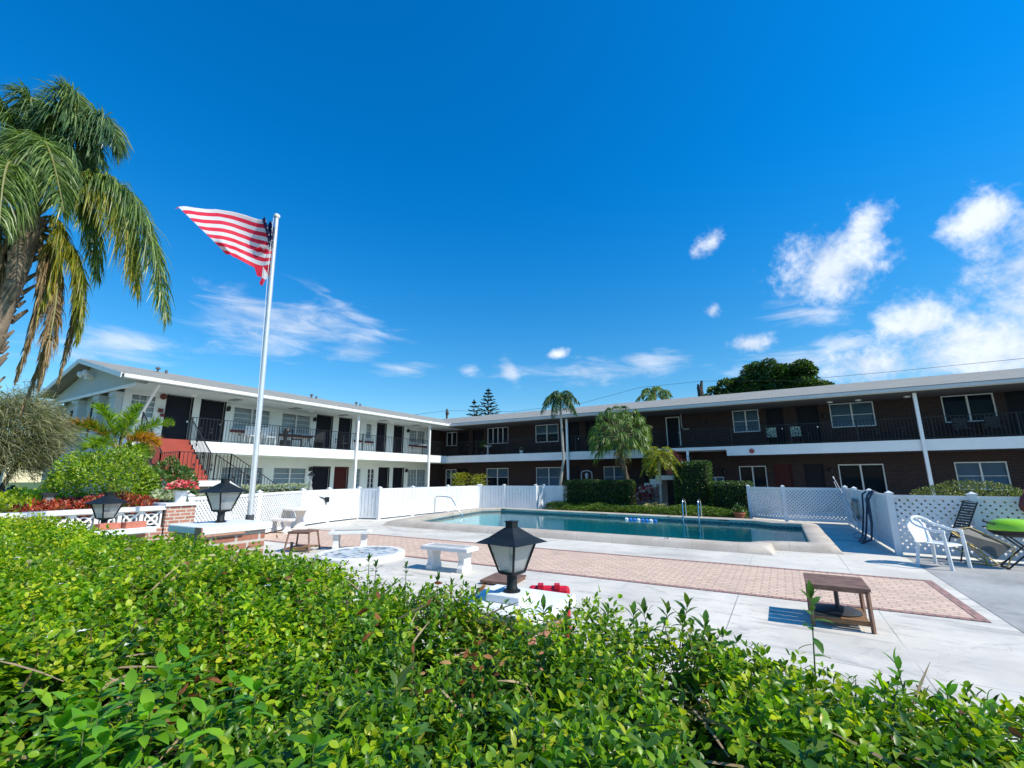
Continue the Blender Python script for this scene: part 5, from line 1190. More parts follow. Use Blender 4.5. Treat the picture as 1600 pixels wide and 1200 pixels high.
shrub('row of red-leaved crotons behind the white block wall', (7.05, -19.45, .82), (.35, 1.15, .42), 5200, cr, .075, LF_L, name='croton_hedge', seed=15)
sv = leaf_mat('silver_leaf', [(0, (.20, .27, .20)), (1, (.42, .50, .40))], .3, .5)
shrub('silvery green shrub left of the flower pot', (6.75, -18.15, .92), (.42, .42, .36), 1700, sv, .08, seed=17)
shrub('silvery green shrub right of the flower pot behind the lattice', (6.1, -16.75, .95), (.35, .4, .35), 1300, sv, .08, seed=18)
t = box_hedge('pale silver-green low hedge above the fence by the flagpole', 3.2, -14.7, 3.75, -12.5, 1.34, sv, 4200, .07, name='silver_hedge')
for k, (x, y) in enumerate([(2.55, -2.0), (3.65, -1.8)]):
    t = thing('bamboo_clump', ['yellow-green bamboo-like clump left of its twin above the far fence', 'smaller yellow-green clump just right of its twin above the far fence'][k], 'plant', (x, y, 0)); n = 700-200*k
    P = np.stack([rng.normal(x, .24, n), rng.normal(y, .2, n), rng.uniform(.7, 1.85-.1*k, n)], 1)
    strands('foliage', P, rdirs(n, -.2, .9), rng.uniform(.12, .28, n), .4, .03, dpm, t); [MB().tube([(x+dx, y, 0), (x+dx*1.8, y, 1.4)], .012, 5).build('stem', paletr, t) for dx in (-.15, -.05, .05, .15)]
shrub('clipped domed shrub beyond the right-hand lattice fence', (22.5, -7.2, .75), (1.3, 1.0, .66), 9000, leaf_mat('dome_leaf', [(0, (.03, .06, .01)), (.6, (.08, .13, .02)), (1, (.18, .2, .04))], .3, .4), .05, LF_L, seed=20, lump=.07)

# wispy grey tree at the left edge
wt = thing('wispy_tree', 'wispy grey-green tree with fine drooping twigs at the left edge', 'tree', (4.2, -20.3, 0))
w = MB()
for k in range(7):
    a = k*.9; w.tube([(4.2, -20.3, 0), (4.2+.15*math.cos(a), -20.3+.15*math.sin(a), 1.3), (4.2+.6*math.cos(a), -20.3+.6*math.sin(a), 2.4+.2*(k % 3))], [.07, .05, .015], 7)
w.build('trunk', barkm, wt)
n = 15000; d = rdirs(n, -.75, 1); rr = rng.uniform(.35, 1.0, n)**.6; P = d*[1.0, .95, 1.05]*(rr*(1+.25*vnoise(d[:, 0]*2, d[:, 1]*2+d[:, 2]*2, 1.4, 31)))[:, None]+[4.2, -20.25, 2.45]
wd = d*[.8, .8, .2]+[.15, .3, .05]+rng.normal(0, .55, (n, 3))
strands('fine_twigs', P, wd, rng.uniform(.12, .38, n), .35, .009, leaf_mat('wispy_leaf', [(0, (.10, .12, .07)), (.5, (.22, .24, .17)), (.85, (.34, .34, .28)), (1, (.16, .22, .05))], .3, .6), wt)
n = 4200; d = rdirs(n, -.75, 1); P = d*[.95, .9, 1.0]*rng.uniform(.3, 1, (n, 1))**.5+[4.2, -20.25, 2.4]
leaves('foliage', P, .07, LF_S, leaf_mat('wispy_green', [(0, (.05, .08, .02)), (1, (.16, .21, .05))], .3, .5), wt)

# neighbour's white house seen past the gable
nh = thing('neighbour_house', 'white single-storey house glimpsed between the grey tree and the gabled wing', 'house', (-14, -21, 0))
w = MB(); w.box(-17, -25, 0, -10.5, -17.2, 2.9); w.build('wall', white, nh)
w = MB(); w.add([(-17.4, -25.4, 2.9), (-10.1, -25.4, 2.9), (-10.1, -16.8, 2.9), (-17.4, -16.8, 2.9), (-13.7, -22, 4.1), (-13.7, -20, 4.1)], [(0, 1, 4), (1, 2, 5, 4), (2, 3, 5), (3, 0, 4, 5), (3, 2, 1, 0)]); w.build('roof', shingles, nh)
w = MB(); w.box(-10.5, -20.6, 1, -10.46, -19.4, 2.2); w.build('window', darkroom, nh)

# ---- far trees behind the roofs
def big_tree(label, clumps, trunk, m, n, sz, name='shade_tree', seed=40):
    t = thing(name, label, 'tree', (trunk[0], trunk[1], 0))
    w = MB(); w.tube([(trunk[0], trunk[1], 0), (trunk[0]+.2, trunk[1], trunk[2]*.55), (trunk[0], trunk[1], trunk[2])], [.5, .4, .25], 10)
    for (x, y, z, r) in clumps[:9]: w.tube([(trunk[0], trunk[1], trunk[2]*.8), ((x+trunk[0])/2, (y+trunk[1])/2, (z+trunk[2])/2-.3), (x, y, z)], [.22, .13, .05], 6)
    w.build('trunk', barkm, t); P = []; O = []; tot = sum(c[3]**2 for c in clumps)
    for i, (x, y, z, r) in enumerate(clumps):
        k = int(n*r*r/tot); d = rdirs(k, -.45, 1); q = r*(1+.22*vnoise(d[:, 0]*2+i, d[:, 1]*2+d[:, 2]*1.5, 1.6, seed+i))*np.clip(1-rng.exponential(.13, k), .2, 1)
        P.append(d*q[:, None]*[1, 1, .62]+[x, y, z]); O.append(d)
    leaves('crown', np.concatenate(P), sz, LF_S, m, t, .4, outward=np.concatenate(O)); return t
fm = leaf_mat('shade_tree_leaf', [(0, (.012, .04, .01)), (.5, (.035, .09, .015)), (1, (.10, .19, .03))], .25, .45)
cl = []
for (x, z, r) in [(12.6, 10.2, 1.0), (13.6, 11.0, 1.0), (14.8, 11.4, 1.1), (16.2, 11.3, 1.2), (15.2, 10.2, 1.4), (17.3, 12.6, 1.1), (18.4, 12.9, 1.0), (19.5, 12.6, 1.2), (20.6, 12.1, 1.1), (21.5, 11.6, 1.2), (22.3, 10.8, 1.1), (23.0, 10.2, 1.0), (18.6, 11.4, 1.5), (20.6, 10.6, 1.5), (16.9, 10.2, 1.5), (13.6, 9.6, 1.3), (17.0, 13.3, .6), (18.9, 9.6, 1.6), (22.0, 9.4, 1.5), (15, 8.8, 1.5)]:
    for _ in range(3): cl.append((x+random.uniform(-.7, .7), 29+random.uniform(-1.6, 1.8), z-.35+random.uniform(-.45, .35), r*random.uniform(.55, .85)))
cl += [(14.6, 29, 9.4, 1.7), (16.8, 29.3, 10.4, 1.9), (18.8, 29, 11.2, 1.9), (20.8, 29.2, 10.4, 1.8), (22.2, 29, 9.4, 1.6), (19.2, 29, 9.6, 2.0)]
big_tree('broad dark green shade tree rising behind the brick wing roof', cl, (18, 29, 9), fm, 44000, .26)
pine = leaf_mat('pine_needles', [(0, (.008, .03, .02)), (1, (.03, .07, .04))], .15, .5)
def norfolk(label, x, y, h, r, nw):
    t = thing('norfolk_pine', label, 'pine tree', (x, y, 0)); w = MB(); w.tube([(x, y, 0), (x, y, h*.6), (x, y, h)], [.25, .14, .02], 8); w.build('trunk', barkm, t)
    P = []; D = []; L = []; br = MB()
    for k in range(nw):
        f = k/(nw-1); z = h-.25-(h*.45)*f; R0 = .18+r*f**.85
        for j in range(6):
            a = j*math.pi/3+k*.5; dv = Vector((math.cos(a), math.sin(a), .22)); e = Vector((x, y, z))+dv*R0; br.tube([(x, y, z), e], [.03, .01], 4)
            for q in range(int(16+R0*26)):
                tt = random.uniform(.15, 1); P.append(tuple(Vector((x, y, z)).lerp(e, tt))); D.append((dv.x+random.uniform(-.8, .8), dv.y+random.uniform(-.8, .8), random.uniform(-.1, .55))); L.append(.30*(1.1-tt*.5))
    for q in range(30): P.append((x, y, h-random.random()*.6)); D.append((random.uniform(-.5, .5), random.uniform(-.5, .5), 1)); L.append(.3)
    br.build('branch', barkm, t); strands('needles', np.array(P), np.array(D), np.array(L), -.1, .075, pine, t)
norfolk('taller dark tiered pine above the roof corner', -14.75, 26.98, 13.4, 2.5, 14)
norfolk('shorter dark tiered pine left of the taller one', -16.3, 25.9, 11.7, 2.2, 10)
t = thing('roof_palm', 'palm top with a brown spike showing just above the brick wing roof', 'palm tree', (5.42, 35.5, 0))
w = MB(); w.tube([(5.42, 35.5, 0), (5.42, 35.5, 11.6)], [.2, .16], 8); w.build('trunk', trunkm, t); w = MB(); w.tube([(5.42, 35.5, 11.2), (5.45, 35.5, 13.1)], [.16, .10], 8); w.build('brown_spike', mat('rust_bark', (.22, .10, .05), .9, .3, 4), t)
radial_palm(t, (5.42, 35.5, 11.3), 2.6, 12, pf, .8, (-.1, 1.2), .8, 22, .09, rise=.6, fall=.4)
t = thing('tree_stump', 'dead forked snag poking above the roof beside the shade tree', 'dead tree', (11.1, 34.5, 0)); w = MB(); w.tube([(11.1, 34.5, 0), (11.1, 34.5, 11.6), (11.0, 34.5, 12.3)], [.4, .35, .3], 8); w.tube([(11.1, 34.5, 11.6), (11.35, 34.5, 13.0)], [.3, .12], 8); w.tube([(11.0, 34.5, 12.0), (10.85, 34.5, 12.6)], [.2, .1], 8); w.build('trunk', mat('snag', (.06, .05, .045), .9, .3, 3), t)
t = thing('utility_pole', 'thin dark utility pole above the roof corner', 'pole', (-7.25, 9.2, 0)); w = MB(); w.tube([(-7.35, 9.0, 0), (-7.35, 9.0, 7.75)], .09, 8); w.build('pole', barkm, t); w = MB(); w.box(-7.43, 8.9, 7.2, -7.2, 9.1, 7.5); w.build('transformer', barkm, t)
wirem = mat('wire_black', (.02, .02, .02), .6)
for lb, pts in [('power line left of the utility pole sagging behind the white wing roof', [(-24, 4, 7.2), (-16, 6.6, 6.9), (-7.35, 9, 7.6)]), ('power line between the utility pole and the roof palm', [(-7.35, 9, 7.6), (-4.4, 15.8, 8.1), (2, 19, 8.9), (7.4, 20.6, 10.2), (13, 21.7, 10.4)]), ('upper power line running right above the brick wing', [(13, 21.7, 10.4), (20, 21.5, 9.6), (27, 21.2, 9.5), (33.3, 19.5, 9.25), (40, 18, 9.4)])]:
    w = MB(); w.tube(pts, .014, 5); tag(w.build('power_line', wirem), lb, 'wire')

# ================================================================ FURNITURE AND SMALL THINGS
def local(mb, loc, rz, sc=1.0): return mb.xf(Matrix.Translation(loc) @ Matrix.Rotation(R_(rz), 4, 'Z') @ Matrix.Scale(sc, 4))
def bench(label, loc, rz, L=.98, W_=.36, H=.40):
    t = thing('concrete_bench', label, 'bench', loc, R_(rz), 'white concrete benches')
    w = MB(); w.box(-L/2, -W_/2, H-.07, L/2, W_/2, H-.012); w.box(-L/2+.015, -W_/2+.015, H-.012, L/2-.015, W_/2-.015, H); w.build('seat', concw, t, world=False, bevel=.012)
    w = MB()
    for k in range(3): w.box(-L/2+.1, -.1+.085*k, H+.001, L/2-.1, -.085+.085*k, H+.004)
    w.build('inlay_stripe', mat('inlay_dark_green', (.03, .05, .04), .5), t, world=False)
    for s in (-1, 1):
        w = MB(); x = s*L*.33; pr = [(-.15, 0), (.15, 0), (.15, .07), (.11, .12), (.10, .2), (.13, .27), (.15, H-.07), (-.15, H-.07), (-.13, .27), (-.10, .2), (-.11, .12), (-.15, .07)]
        v = [(x-.06, y, z) for y, z in pr]+[(x+.06, y, z) for y, z in pr]; m_ = len(pr)
        w.add(v, [tuple(range(m_-1, -1, -1)), tuple(range(m_, 2*m_))]+[(i, (i+1) % m_, m_+(i+1) % m_, m_+i) for i in range(m_)]); w.build('pedestal', concw, t, world=False, bevel=.01)
    return t
bench('white concrete bench with green inlay stripes, right of the mosaic circle', (13.32, -16.52, 0), 2)
bench('white concrete bench behind the mosaic circle', (9.90, -15.75, 0), 40, .9)
# mosaic circle
mc = thing('mosaic_circle', 'low round white-rimmed platform topped with blue and white mosaic', 'mosaic platform', (11.0, -16.4, 0))
w = MB(); w.lathe([(.86, 0), (.86, .085), (.84, .105), (.72, .105), (.72, .09), (0, .09)], (11.0, -16.4, 0), 72, cap=False); w.build('rim', concw, mc, smooth=True)
mm, nt3, b3 = newmat('mosaic'); g3 = N(nt3, 'ShaderNodeNewGeometry'); vo = N(nt3, 'ShaderNodeTexVoronoi'); vo.inputs['Scale'].default_value = 11; nt3.links.new(g3.outputs['Position'], vo.inputs['Vector'])
ve = N(nt3, 'ShaderNodeTexVoronoi', feature='DISTANCE_TO_EDGE'); ve.inputs['Scale'].default_value = 11; nt3.links.new(g3.outputs['Position'], ve.inputs['Vector'])
rr = N(nt3, 'ShaderNodeValToRGB'); rr.color_ramp.interpolation = 'CONSTANT'; se = N(nt3, 'ShaderNodeSeparateColor'); nt3.links.new(vo.outputs['Color'], se.inputs[0]); nt3.links.new(se.outputs[0], rr.inputs[0])
e = rr.color_ramp.elements; e[0].color = (.6, .62, .62, 1); e[1].position = .42; e[1].color = (.28, .40, .50, 1)
for p, c in ((.58, (.55, .58, .6)), (.7, (.05, .12, .26)), (.8, (.35, .5, .5)), (.9, (.04, .06, .09))): x_ = e.new(p); x_.color = (*c, 1)
nt3.links.new(mixc(nt3, smooth(nt3, ve.outputs[0], .02, .05), (.5, .5, .48), rr.outputs[0]), b3.inputs['Base Color']); b3.inputs['Roughness'].default_value = .3
w = MB(); w.lathe([(.7195, .0), (.7195, .096), (0, .096)], (11.0, -16.4, 0), 72, cap=False); w.build('mosaic_top', mm, mc)
# round concrete table and curved bench
ct = thing('concrete_table', 'round pale concrete pedestal table against the white fence', 'table', (5.45, -13.95, 0))
w = MB(); w.lathe([(.44, .60), (.47, .61), (.47, .66), (.45, .67), (0, .67)], (5.45, -13.95, 0), 40, cap=False); w.lathe([(.44, .60), (0, .60)], (5.45, -13.95, 0), 40, cap=False); w.build('tabletop', concw, ct, smooth=True)
w = MB(); w.lathe([(.24, 0), (.24, .05), (.17, .09), (.11, .25), (.10, .36), (.13, .48), (.20, .60)], (5.45, -13.95, 0), 24); w.build('pedestal', concw, ct, smooth=True)
cb = thing('curved_bench', 'curved pale concrete bench left of the round concrete table', 'bench', (5.6, -14.8, 0))
w = MB(); arc = [(5.45+.95*math.cos(a), -13.95+.95*math.sin(a)) for a in [R_(x) for x in range(225, 316, 9)]]; arc2 = [(5.45+.66*math.cos(a), -13.95+.66*math.sin(a)) for a in [R_(x) for x in range(315, 224, -9)]]
w.prism(arc+arc2, .34, .40); w.build('seat', concw, cb)
for a in (238, 302):
    w = MB(); c = (5.45+.8*math.cos(R_(a)), -13.95+.8*math.sin(R_(a)), 0); w.lathe([(.15, 0), (.15, .06), (.09, .12), (.08, .2), (.13, .34)], c, 14); w.build('pedestal', concw, cb, smooth=True)
# side tables
def side_table(label, loc, rz, lx, ly, H, splay=0.0, group='brown slatted side tables'):
    t = thing('side_table', label, 'table', loc, R_(rz), group)
    w = MB(); n = 4; sw = ly/n
    for k in range(n): w.box(-lx/2, -ly/2+k*sw+.004, H-.025, lx/2, -ly/2+(k+1)*sw-.004, H)
    w.build('tabletop', wood, t, world=False)
    for sx in (-1, 1):
        for sy in (-1, 1):
            w = MB(); w.beam((sx*(lx/2-.025+splay), sy*(ly/2-.025+splay), 0), (sx*(lx/2-.03), sy*(ly/2-.03), H-.026), .03); w.build('leg', wood, t, world=False)
    w = MB(); w.box(-lx/2+.05, -ly/2+.012, H-.05, lx/2-.05, -ly/2+.03, H-.0265); w.box(-lx/2+.05, ly/2-.03, H-.05, lx/2-.05, ly/2-.012, H-.0265); w.build('apron', wood, t, world=False)
    w = MB(); f = 1-.7; a, b = lx/2-.045+splay*.8, ly/2-.045+splay*.8
    for k in range(7): w.box(-a, -b+2*b*k/7+.006, .085, a, -b+2*b*(k+1)/7-.006, .10)
    w.box(-a, -b, .055, a, -b+.02, .0845); w.box(-a, b-.02, .055, a, b, .0845); w.build('shelf', mat('shelf_wood', (.26, .14, .06), .6, .25, 9), t, world=False)
    return t
side_table('brown slatted side table with a black umbrella base inside, right foreground', (18.80, -16.64, 0), 0, .56, .66, .42)
ub = thing('umbrella_base', 'black domed umbrella base standing on the table shelf with its stub pole', 'umbrella base', (18.80, -16.64, .101))
w = MB(); w.lathe([(.21, 0), (.215, .012), (.17, .035), (.07, .055), (.03, .06), (0, .06)], (18.80, -16.64, .101), 32, cap=False); w.build('base_plate', mat('base_black', (.03, .035, .04), .5, .2, 9), ub, smooth=True); w = MB(); w.tube([(18.80, -16.64, .15), (18.80, -16.64, .39)], .022, 12); w.build('tube', MATS['base_black'], ub, smooth=True)
side_table('brown slatted side table with splayed legs near the mosaic circle, left', (9.2, -16.45, 0), 28, .5, .46, .43, .05)
t = thing('stake', 'short black stake sticking up from the deck left of the mosaic circle', 'stake', (9.68, -17.04, 0)); w = MB(); w.box(9.66, -17.06, 0, 9.70, -17.02, .27); w.box(9.655, -17.065, .27, 9.705, -17.015, .285); w.build('shaft', blackm, t)
t = thing('wooden_board', 'low brown wooden slatted board lying on the deck behind the large lantern', 'board', (14.6, -16.8, 0)); w = MB()
for k in range(5): w.box(-.26, -.3+k*.12+.004, .035, .26, -.3+(k+1)*.12-.004, .06)
local(w, (14.6, -16.8, 0), 8).build('slats', wood, t); w = MB(); w.box(-.25, -.28, 0, -.2, .28, .034); w.box(.2, -.28, 0, .25, .28, .034); local(w, (14.6, -16.8, 0), 8).build('batten', wood, t)
t = thing('red_toolbox', 'red plastic case with rounded corners standing upright just behind the middle pier', 'plastic case', (16.92, -19.96, 0), R_(26)); redpl = mat('red_plastic', (.55, .012, .03), .35, .08, 6)
w = MB(); w.box(-.145, -.035, .0, .145, .035, .80); w.build('body', redpl, t, world=False, bevel=.025)
for x in (-.06, .055): w = MB(); w.box(x-.02, -.04, .785, x+.02, .02, .815); w.build('latch', redpl, t, world=False)
# white plastic chair
def plastic_chair(label, loc, rz, m, name='plastic_chair', group=None, sc=1.0):
    t = thing(name, label, 'chair', loc, R_(rz), group); t.scale = (sc,)*3     # faces +x
    w = MB(); seat = []
    for i in range(9):
        for j in range(9):
            u, v = i/8-.5, j/8-.5; seat.append((u*.44, v*.44*(1+.12*u), .42+.02*math.cos(u*3)*0-.025*(1-(2*v)**2)*(.6-u)+(-.03*(u-.35)*6 if u > .35 else 0)))
    def grid(sv, nu, nv, th=(0, 0, -.012)):
        o = len(w.v); w.v += sv+[(x+th[0], y+th[1], z+th[2]) for x, y, z in sv]; n_ = nu*nv
        for i in range(nu-1):
            for j in range(nv-1):
                a = o+i*nv+j; w.f.append((a, a+nv, a+nv+1, a+1)); w.f.append((a+n_, a+n_+1, a+n_+nv+1, a+n_+nv))
        for i in range(nu-1):
            for j in (0, nv-1):
                a = o+i*nv+j; w.f.append((a, a+nv, a+nv+n_, a+n_))
        for j in range(nv-1):
            for i in (0, nu-1):
                a = o+i*nv+j; w.f.append((a, a+1, a+1+n_, a+n_))
    grid(seat, 9, 9); w.build('seat', m, t, world=False, smooth=True)
    # curved back as vertical slats under a rolled top
    for k in range(7):
        v = (k-3)/3.0; a = v*.85; w = MB(); cx = -.20-.06*math.cos(a); cy = .235*math.sin(a)/math.sin(.85)*1.0; top = .83-.10*v*v
        w.beam((cx+.02, cy*.9, .40), (cx-.085, cy*1.05, top), .074, .010, up=(1, .0, .1)); w.build('back_slat', m, t, world=False)
    w = MB(); pts = []
    for k in range(25):
        v = (k-12)/12.0; s_ = 1 if v >= 0 else -1; u = abs(v)
        if u < .55: a = u/.55; pts.append((-.30+.10*a*a, s_*.27*math.sin(a*1.4)/math.sin(1.4), .85-.12*a*a))
        else: a = (u-.55)/.45; pts.append((-.20+.44*a, s_*(.27+.03*math.sin(a*3)), .73-.09*min(1, a*1.6)))
    w.tube(pts, .022, 8); w.build('top_rail_and_arms', m, t, world=False, smooth=True)
    for sx, sy in ((1, 1), (1, -1), (-1, 1), (-1, -1)):
        w = MB(); topz = .65 if sx > 0 else .42; w.beam((sx*.25, sy*.27, 0), (sx*.215, sy*(.285 if sx > 0 else .22), topz), .05, .03, up=(0, 1, 0)); w.build('leg', m, t, world=False, bevel=.006)
    return t
plastic_chair('white moulded plastic armchair by the right-hand lattice fence', (20.68, -12.12, 0), -38, plastw, sc=.97)

# folding grill
gr = thing('kettle_grill', 'portable grill with bright lime green lid and crossed black legs', 'grill', (21.85, -11.75, 0))
def oval(prof, c, m, name, sy=.66): w = MB(); w.lathe(prof, c, 36, sy=sy, cap=False); return w.build(name, m, gr, smooth=True)
lime = mat('lime_enamel', (.30, .62, .01), .22, .04, 3, coat=.6)
oval([(0, .0), (.12, .0), (.26, .03), (.325, .08), (.335, .11)], (21.76, -11.75, .52), mat('grill_black', (.012, .012, .012), .35, .1, 9), 'bowl')
oval([(.338, .11), (.338, .13), (.325, .20), (.28, .26), (.15, .30), (0, .305)], (21.76, -11.75, .52), lime, 'lid')
w = MB(); w.tube([(21.50, -11.62, .73), (21.42, -11.62, .76), (21.42, -11.88, .76), (21.50, -11.88, .73)], .012, 8); w.build('handle', blackm, gr); w = MB(); w.tube([(21.52, -11.7, .66), (21.38, -11.7, .67)], .012, 8); w.build('side_bar', blackm, gr)
for y in (-11.58, -11.92):
    for sx in (1, -1):
        w = MB(); w.tube([(21.85-sx*.22, y-.012*sx, .54), (21.85+sx*.30, y-.012*sx, .02)], .013, 8); w.build('leg', blackm, gr)
w = MB(); w.tube([(21.55, -11.58, .02), (21.55, -11.92, .02)], .013, 8); w.tube([(22.15, -11.57, .05), (22.15, -11.93, .05)], .013, 8); w.build('crossbar', blackm, gr)
for y in (-11.96, -11.54): w = MB(); w.lathe([(.06, -.015), (.065, 0), (.06, .015)], (0, 0, 0), 18); w.xf(Matrix.Translation((22.17, y, .065)) @ Matrix.Rotation(R_(90), 4, 'X')).build('wheel', blackm, gr)

# folded loungers leaning on the fence
goldm = mat('gold_tube', (.42, .33, .13), .4, .15, 6, metal=.4); strapm = mat('grey_strap', (.13, .13, .12), .6, .15, 5)
lg = thing('folded_lounger', 'folded gold-framed lounge chair with grey panels leaning by the grill', 'lounge chair', (21.35, -11.4, 0))
w = MB()
def loop(pts, r=.013): w.tube(pts+[pts[0]], r, 8)
loop([(21.02, -11.5, .58), (21.30, -11.38, .62), (21.78, -11.55, .32), (21.62, -11.62, .02), (21.42, -11.62, .0)]); loop([(21.05, -11.3, .52), (21.45, -11.25, .52), (21.85, -11.4, .2), (21.55, -11.45, .02)])
w.tube([(21.0, -11.55, .33), (21.2, -11.55, .36), (21.32, -11.6, .3), (21.38, -11.65, .0)], .012, 8); w.tube([(20.95, -11.5, .30), (21.42, -11.62, .01)], .012, 8); w.tube([(21.1, -11.5, .02), (21.5, -11.6, .02)], .012, 8); w.build('frame', goldm, lg, smooth=True)
w = MB(); w.add([(21.06, -11.48, .55), (21.30, -11.37, .60), (21.74, -11.53, .32), (21.50, -11.60, .12)], [(0, 1, 2, 3)]); ob = w.build('fabric_panel', strapm, lg); so_ = ob.modifiers.new('s', 'SOLIDIFY'); so_.thickness = .01
lb_ = thing('slatted_panel', 'black strapped chair back standing tilted behind the folded lounger', 'chair back', (21.2, -11.3, 0)); w = MB(); a, b = Vector((21.10, -11.32, .40)), Vector((21.42, -11.22, 1.08)); sdv = Vector((.18, -.03, -.02))
w.tube([a-sdv*.5-Vector((.1, 0, .4)), a-sdv*.5, b-sdv*.5], .012, 8); w.tube([a+sdv*.5-Vector((.1, 0, .4)), a+sdv*.5, b+sdv*.5, b-sdv*.5], .012, 8); w.build('frame', blackm, lb_)
w = MB()
for k in range(14): p = a.lerp(b, .05+.9*k/13); w.beam(p-sdv*.5, p+sdv*.5, .034, .008, up=(0, -1, 0))
w.build('straps', mat('strap_black', (.03, .035, .04), .5, .2, 8), lb_)
t = thing('hanging_bag', 'dark maroon bag hanging on the lattice at the right edge', 'bag', (22.12, -11.35, .85)); w = MB(); w.lathe([(.02, .3), (.09, .22), (.13, .08), (.12, 0), (.05, -.06), (0, -.07)], (22.12, -11.38, .95), 14, sy=.5); w.build('body', boxm, t, smooth=True); w = MB(); w.tube([(22.1, -11.36, 1.22), (22.12, -11.3, 1.3), (22.14, -11.22, 1.22)], .008, 6); w.build('strap', boxm, t)

# pool equipment
t = thing('skimmer_pole', 'long pale telescopic pool pole leaning along the right-hand fence', 'pool pole', (20.1, -8.6, 0)); w = MB(); w.tube([(20.02, -3.35, 1.46), (20.10, -8.6, .02)], .016, 8); w.build('pole', polem, t)
w = MB(); w.tube([(20.02, -3.35, 1.46), (20.02, -3.05, 1.53)], .02, 8); w.build('grip', plastw, t)
t = thing('pool_net', 'second thinner pool pole with a net head resting beside the first', 'pool net', (20.0, -8.0, 0)); w = MB(); w.tube([(20.04, -2.9, 1.35), (19.98, -7.9, .12)], .012, 8); w.build('pole', polem, t); w = MB(); w.tube([(19.98, -7.9, .12), (19.86, -8.0, .05), (19.86, -8.4, .03), (20.12, -8.4, .03), (20.1, -8.0, .05), (19.98, -7.9, .12)], .010, 8); w.build('net_frame', mat('net_blue', (.1, .2, .35), .5), t)
t = thing('life_ring', 'weathered beige life ring hanging on the slatted fence', 'life ring', (20.15, -6.7, .55)); w = MB(); pts = [(20.13, -6.7+.27*math.cos(a), .62+.27*math.sin(a)) for a in [k*math.pi/16 for k in range(33)]]; w.tube(pts, .055, 10, cap=False); w.build('ring', mat('ring_beige', (.42, .36, .30), .7, .2, 6), t, smooth=True)
w = MB()
for a in (.6, 2.2, 3.8, 5.4): c = (20.13, -6.7+.27*math.cos(a), .62+.27*math.sin(a)); w.tube([(c[0], c[1]-.035*math.sin(a), c[2]+.035*math.cos(a)), (c[0], c[1]+.035*math.sin(a), c[2]-.035*math.cos(a))], .060, 10)
w.build('band', mat('ring_grey', (.2, .18, .17), .7), t)
t = thing('pool_hose', 'dark blue vacuum hose looped over the slatted fence', 'hose', (20.1, -9.2, 0)); w = MB()
for dy in (0, .75): w.tube([(20.36, -8.55-dy, .9), (20.33, -8.58-dy, 1.17), (20.24, -8.6-dy, 1.215), (20.12, -8.62-dy, 1.1), (20.08, -8.7-dy*.7, .7), (20.05, -8.4-dy*.7, .25), (20.0, -8.5-dy*.55, .05), (19.88, -8.9-dy*.3, .025), (19.9, -9.3-dy*.2, .03), (20.05, -9.55, .12), (20.1, -9.5-dy*.1, .5), (20.13, -9.0-dy*.5, 1.0), (20.24, -8.95-dy*.6, 1.20)], .022, 8)
w.build('hose', mat('hose_blue', (.02, .04, .08), .4, .15, 6), t, smooth=True)
t = thing('pool_handrail', 'bent stainless handrail at the shallow left end of the pool', 'handrail', (5.85, -7.9, .1)); w = MB(); w.tube([(5.85, -8.05, .1), (5.85, -8.05, .72), (5.93, -8.03, .80), (6.25, -8.0, .80), (6.55, -7.95, .77), (6.65, -7.93, .70), (7.2, -7.85, -.02), (7.25, -7.84, -.4)], .022, 10); w.build('rail', steel, t, smooth=True)
t = thing('pool_ladder', 'stainless pool ladder at the deep far side of the pool', 'ladder', (15.5, -5.4, .1))
for x in (15.28, 15.80):
    w = MB(); w.tube([(x, -5.15, .12), (x, -5.15, .62), (x, -5.24, .74), (x, -5.45, .78), (x, -5.66, .74), (x, -5.75, .62), (x, -5.78, -.9)], .022, 10); w.build('rail', steel, t, smooth=True)
for z in (-.25, -.5, -.75): w = MB(); w.box(15.28, -5.83, z, 15.80, -5.73, z+.03); w.build('rung', steel, t)
t = thing('rope_floats', 'short string of blue and white rope floats at the far side of the pool', 'rope floats', (13.7, -6, 0)); fbm = mat('float_blue', (.05, .2, .6), .4); fwm = mat('float_white', (.8, .82, .85), .35)
w = MB(); w.tube([(13.25, -5.95, .0), (14.45, -6.15, .0)], .008, 6); w.build('rope', plastw, t)
for k in range(8):
    x = 13.3+.155*k; w = MB(); w.lathe([(.02, -.06), (.06, -.045), (.07, 0), (.06, .045), (.02, .06)], (0, 0, 0), 14); w.xf(Matrix.Translation((x, -5.955-.026*k*1.0, .01)) @ Matrix.Rotation(R_(90), 4, 'Y')); w.build('float', fwm if k % 3 == 0 else fbm, t, smooth=True)

# things on the balconies and along the walkways
def patio_chair(label, loc, rz, m, sm=None, group=None):
    t = thing('patio_chair', label, 'chair', loc, R_(rz), group); w = MB()
    for sx in (-1, 1):
        for sy in (-1, 1): w2 = MB(); w2.beam((sx*.21, sy*.21, 0), (sx*.2, sy*.2, .40 if sx > 0 else .80), .028); w2.build('leg', m, t, world=False)
    w = MB(); w.box(-.2, -.21, .38, .23, .21, .42); w.build('seat', sm or m, t, world=False); w = MB(); w.box(-.225, -.2, .45, -.19, .2, .84); w.build('backrest', sm or m, t, world=False)
    w = MB(); w.box(-.2, -.235, .60, .2, -.205, .625); w.box(-.2, .205, .60, .2, .235, .625); w.build('armrest', m, t, world=False); return t
bm_ = mat('black_sling', (.015, .017, .02), .5, .1, 6); wfm = mat('white_tube', (.7, .72, .72), .4)
flo, ntf, bf = newmat('floral_cushion'); gf_ = N(ntf, 'ShaderNodeNewGeometry'); nf = noise(ntf, gf_.outputs['Position'], 16, 3, .6, 1.5); ntf.links.new(mixc(ntf, smooth(ntf, nf, .45, .55), (.04, .10, .08), (.55, .62, .52)), bf.inputs['Base Color']); bf.inputs['Roughness'].default_value = .8
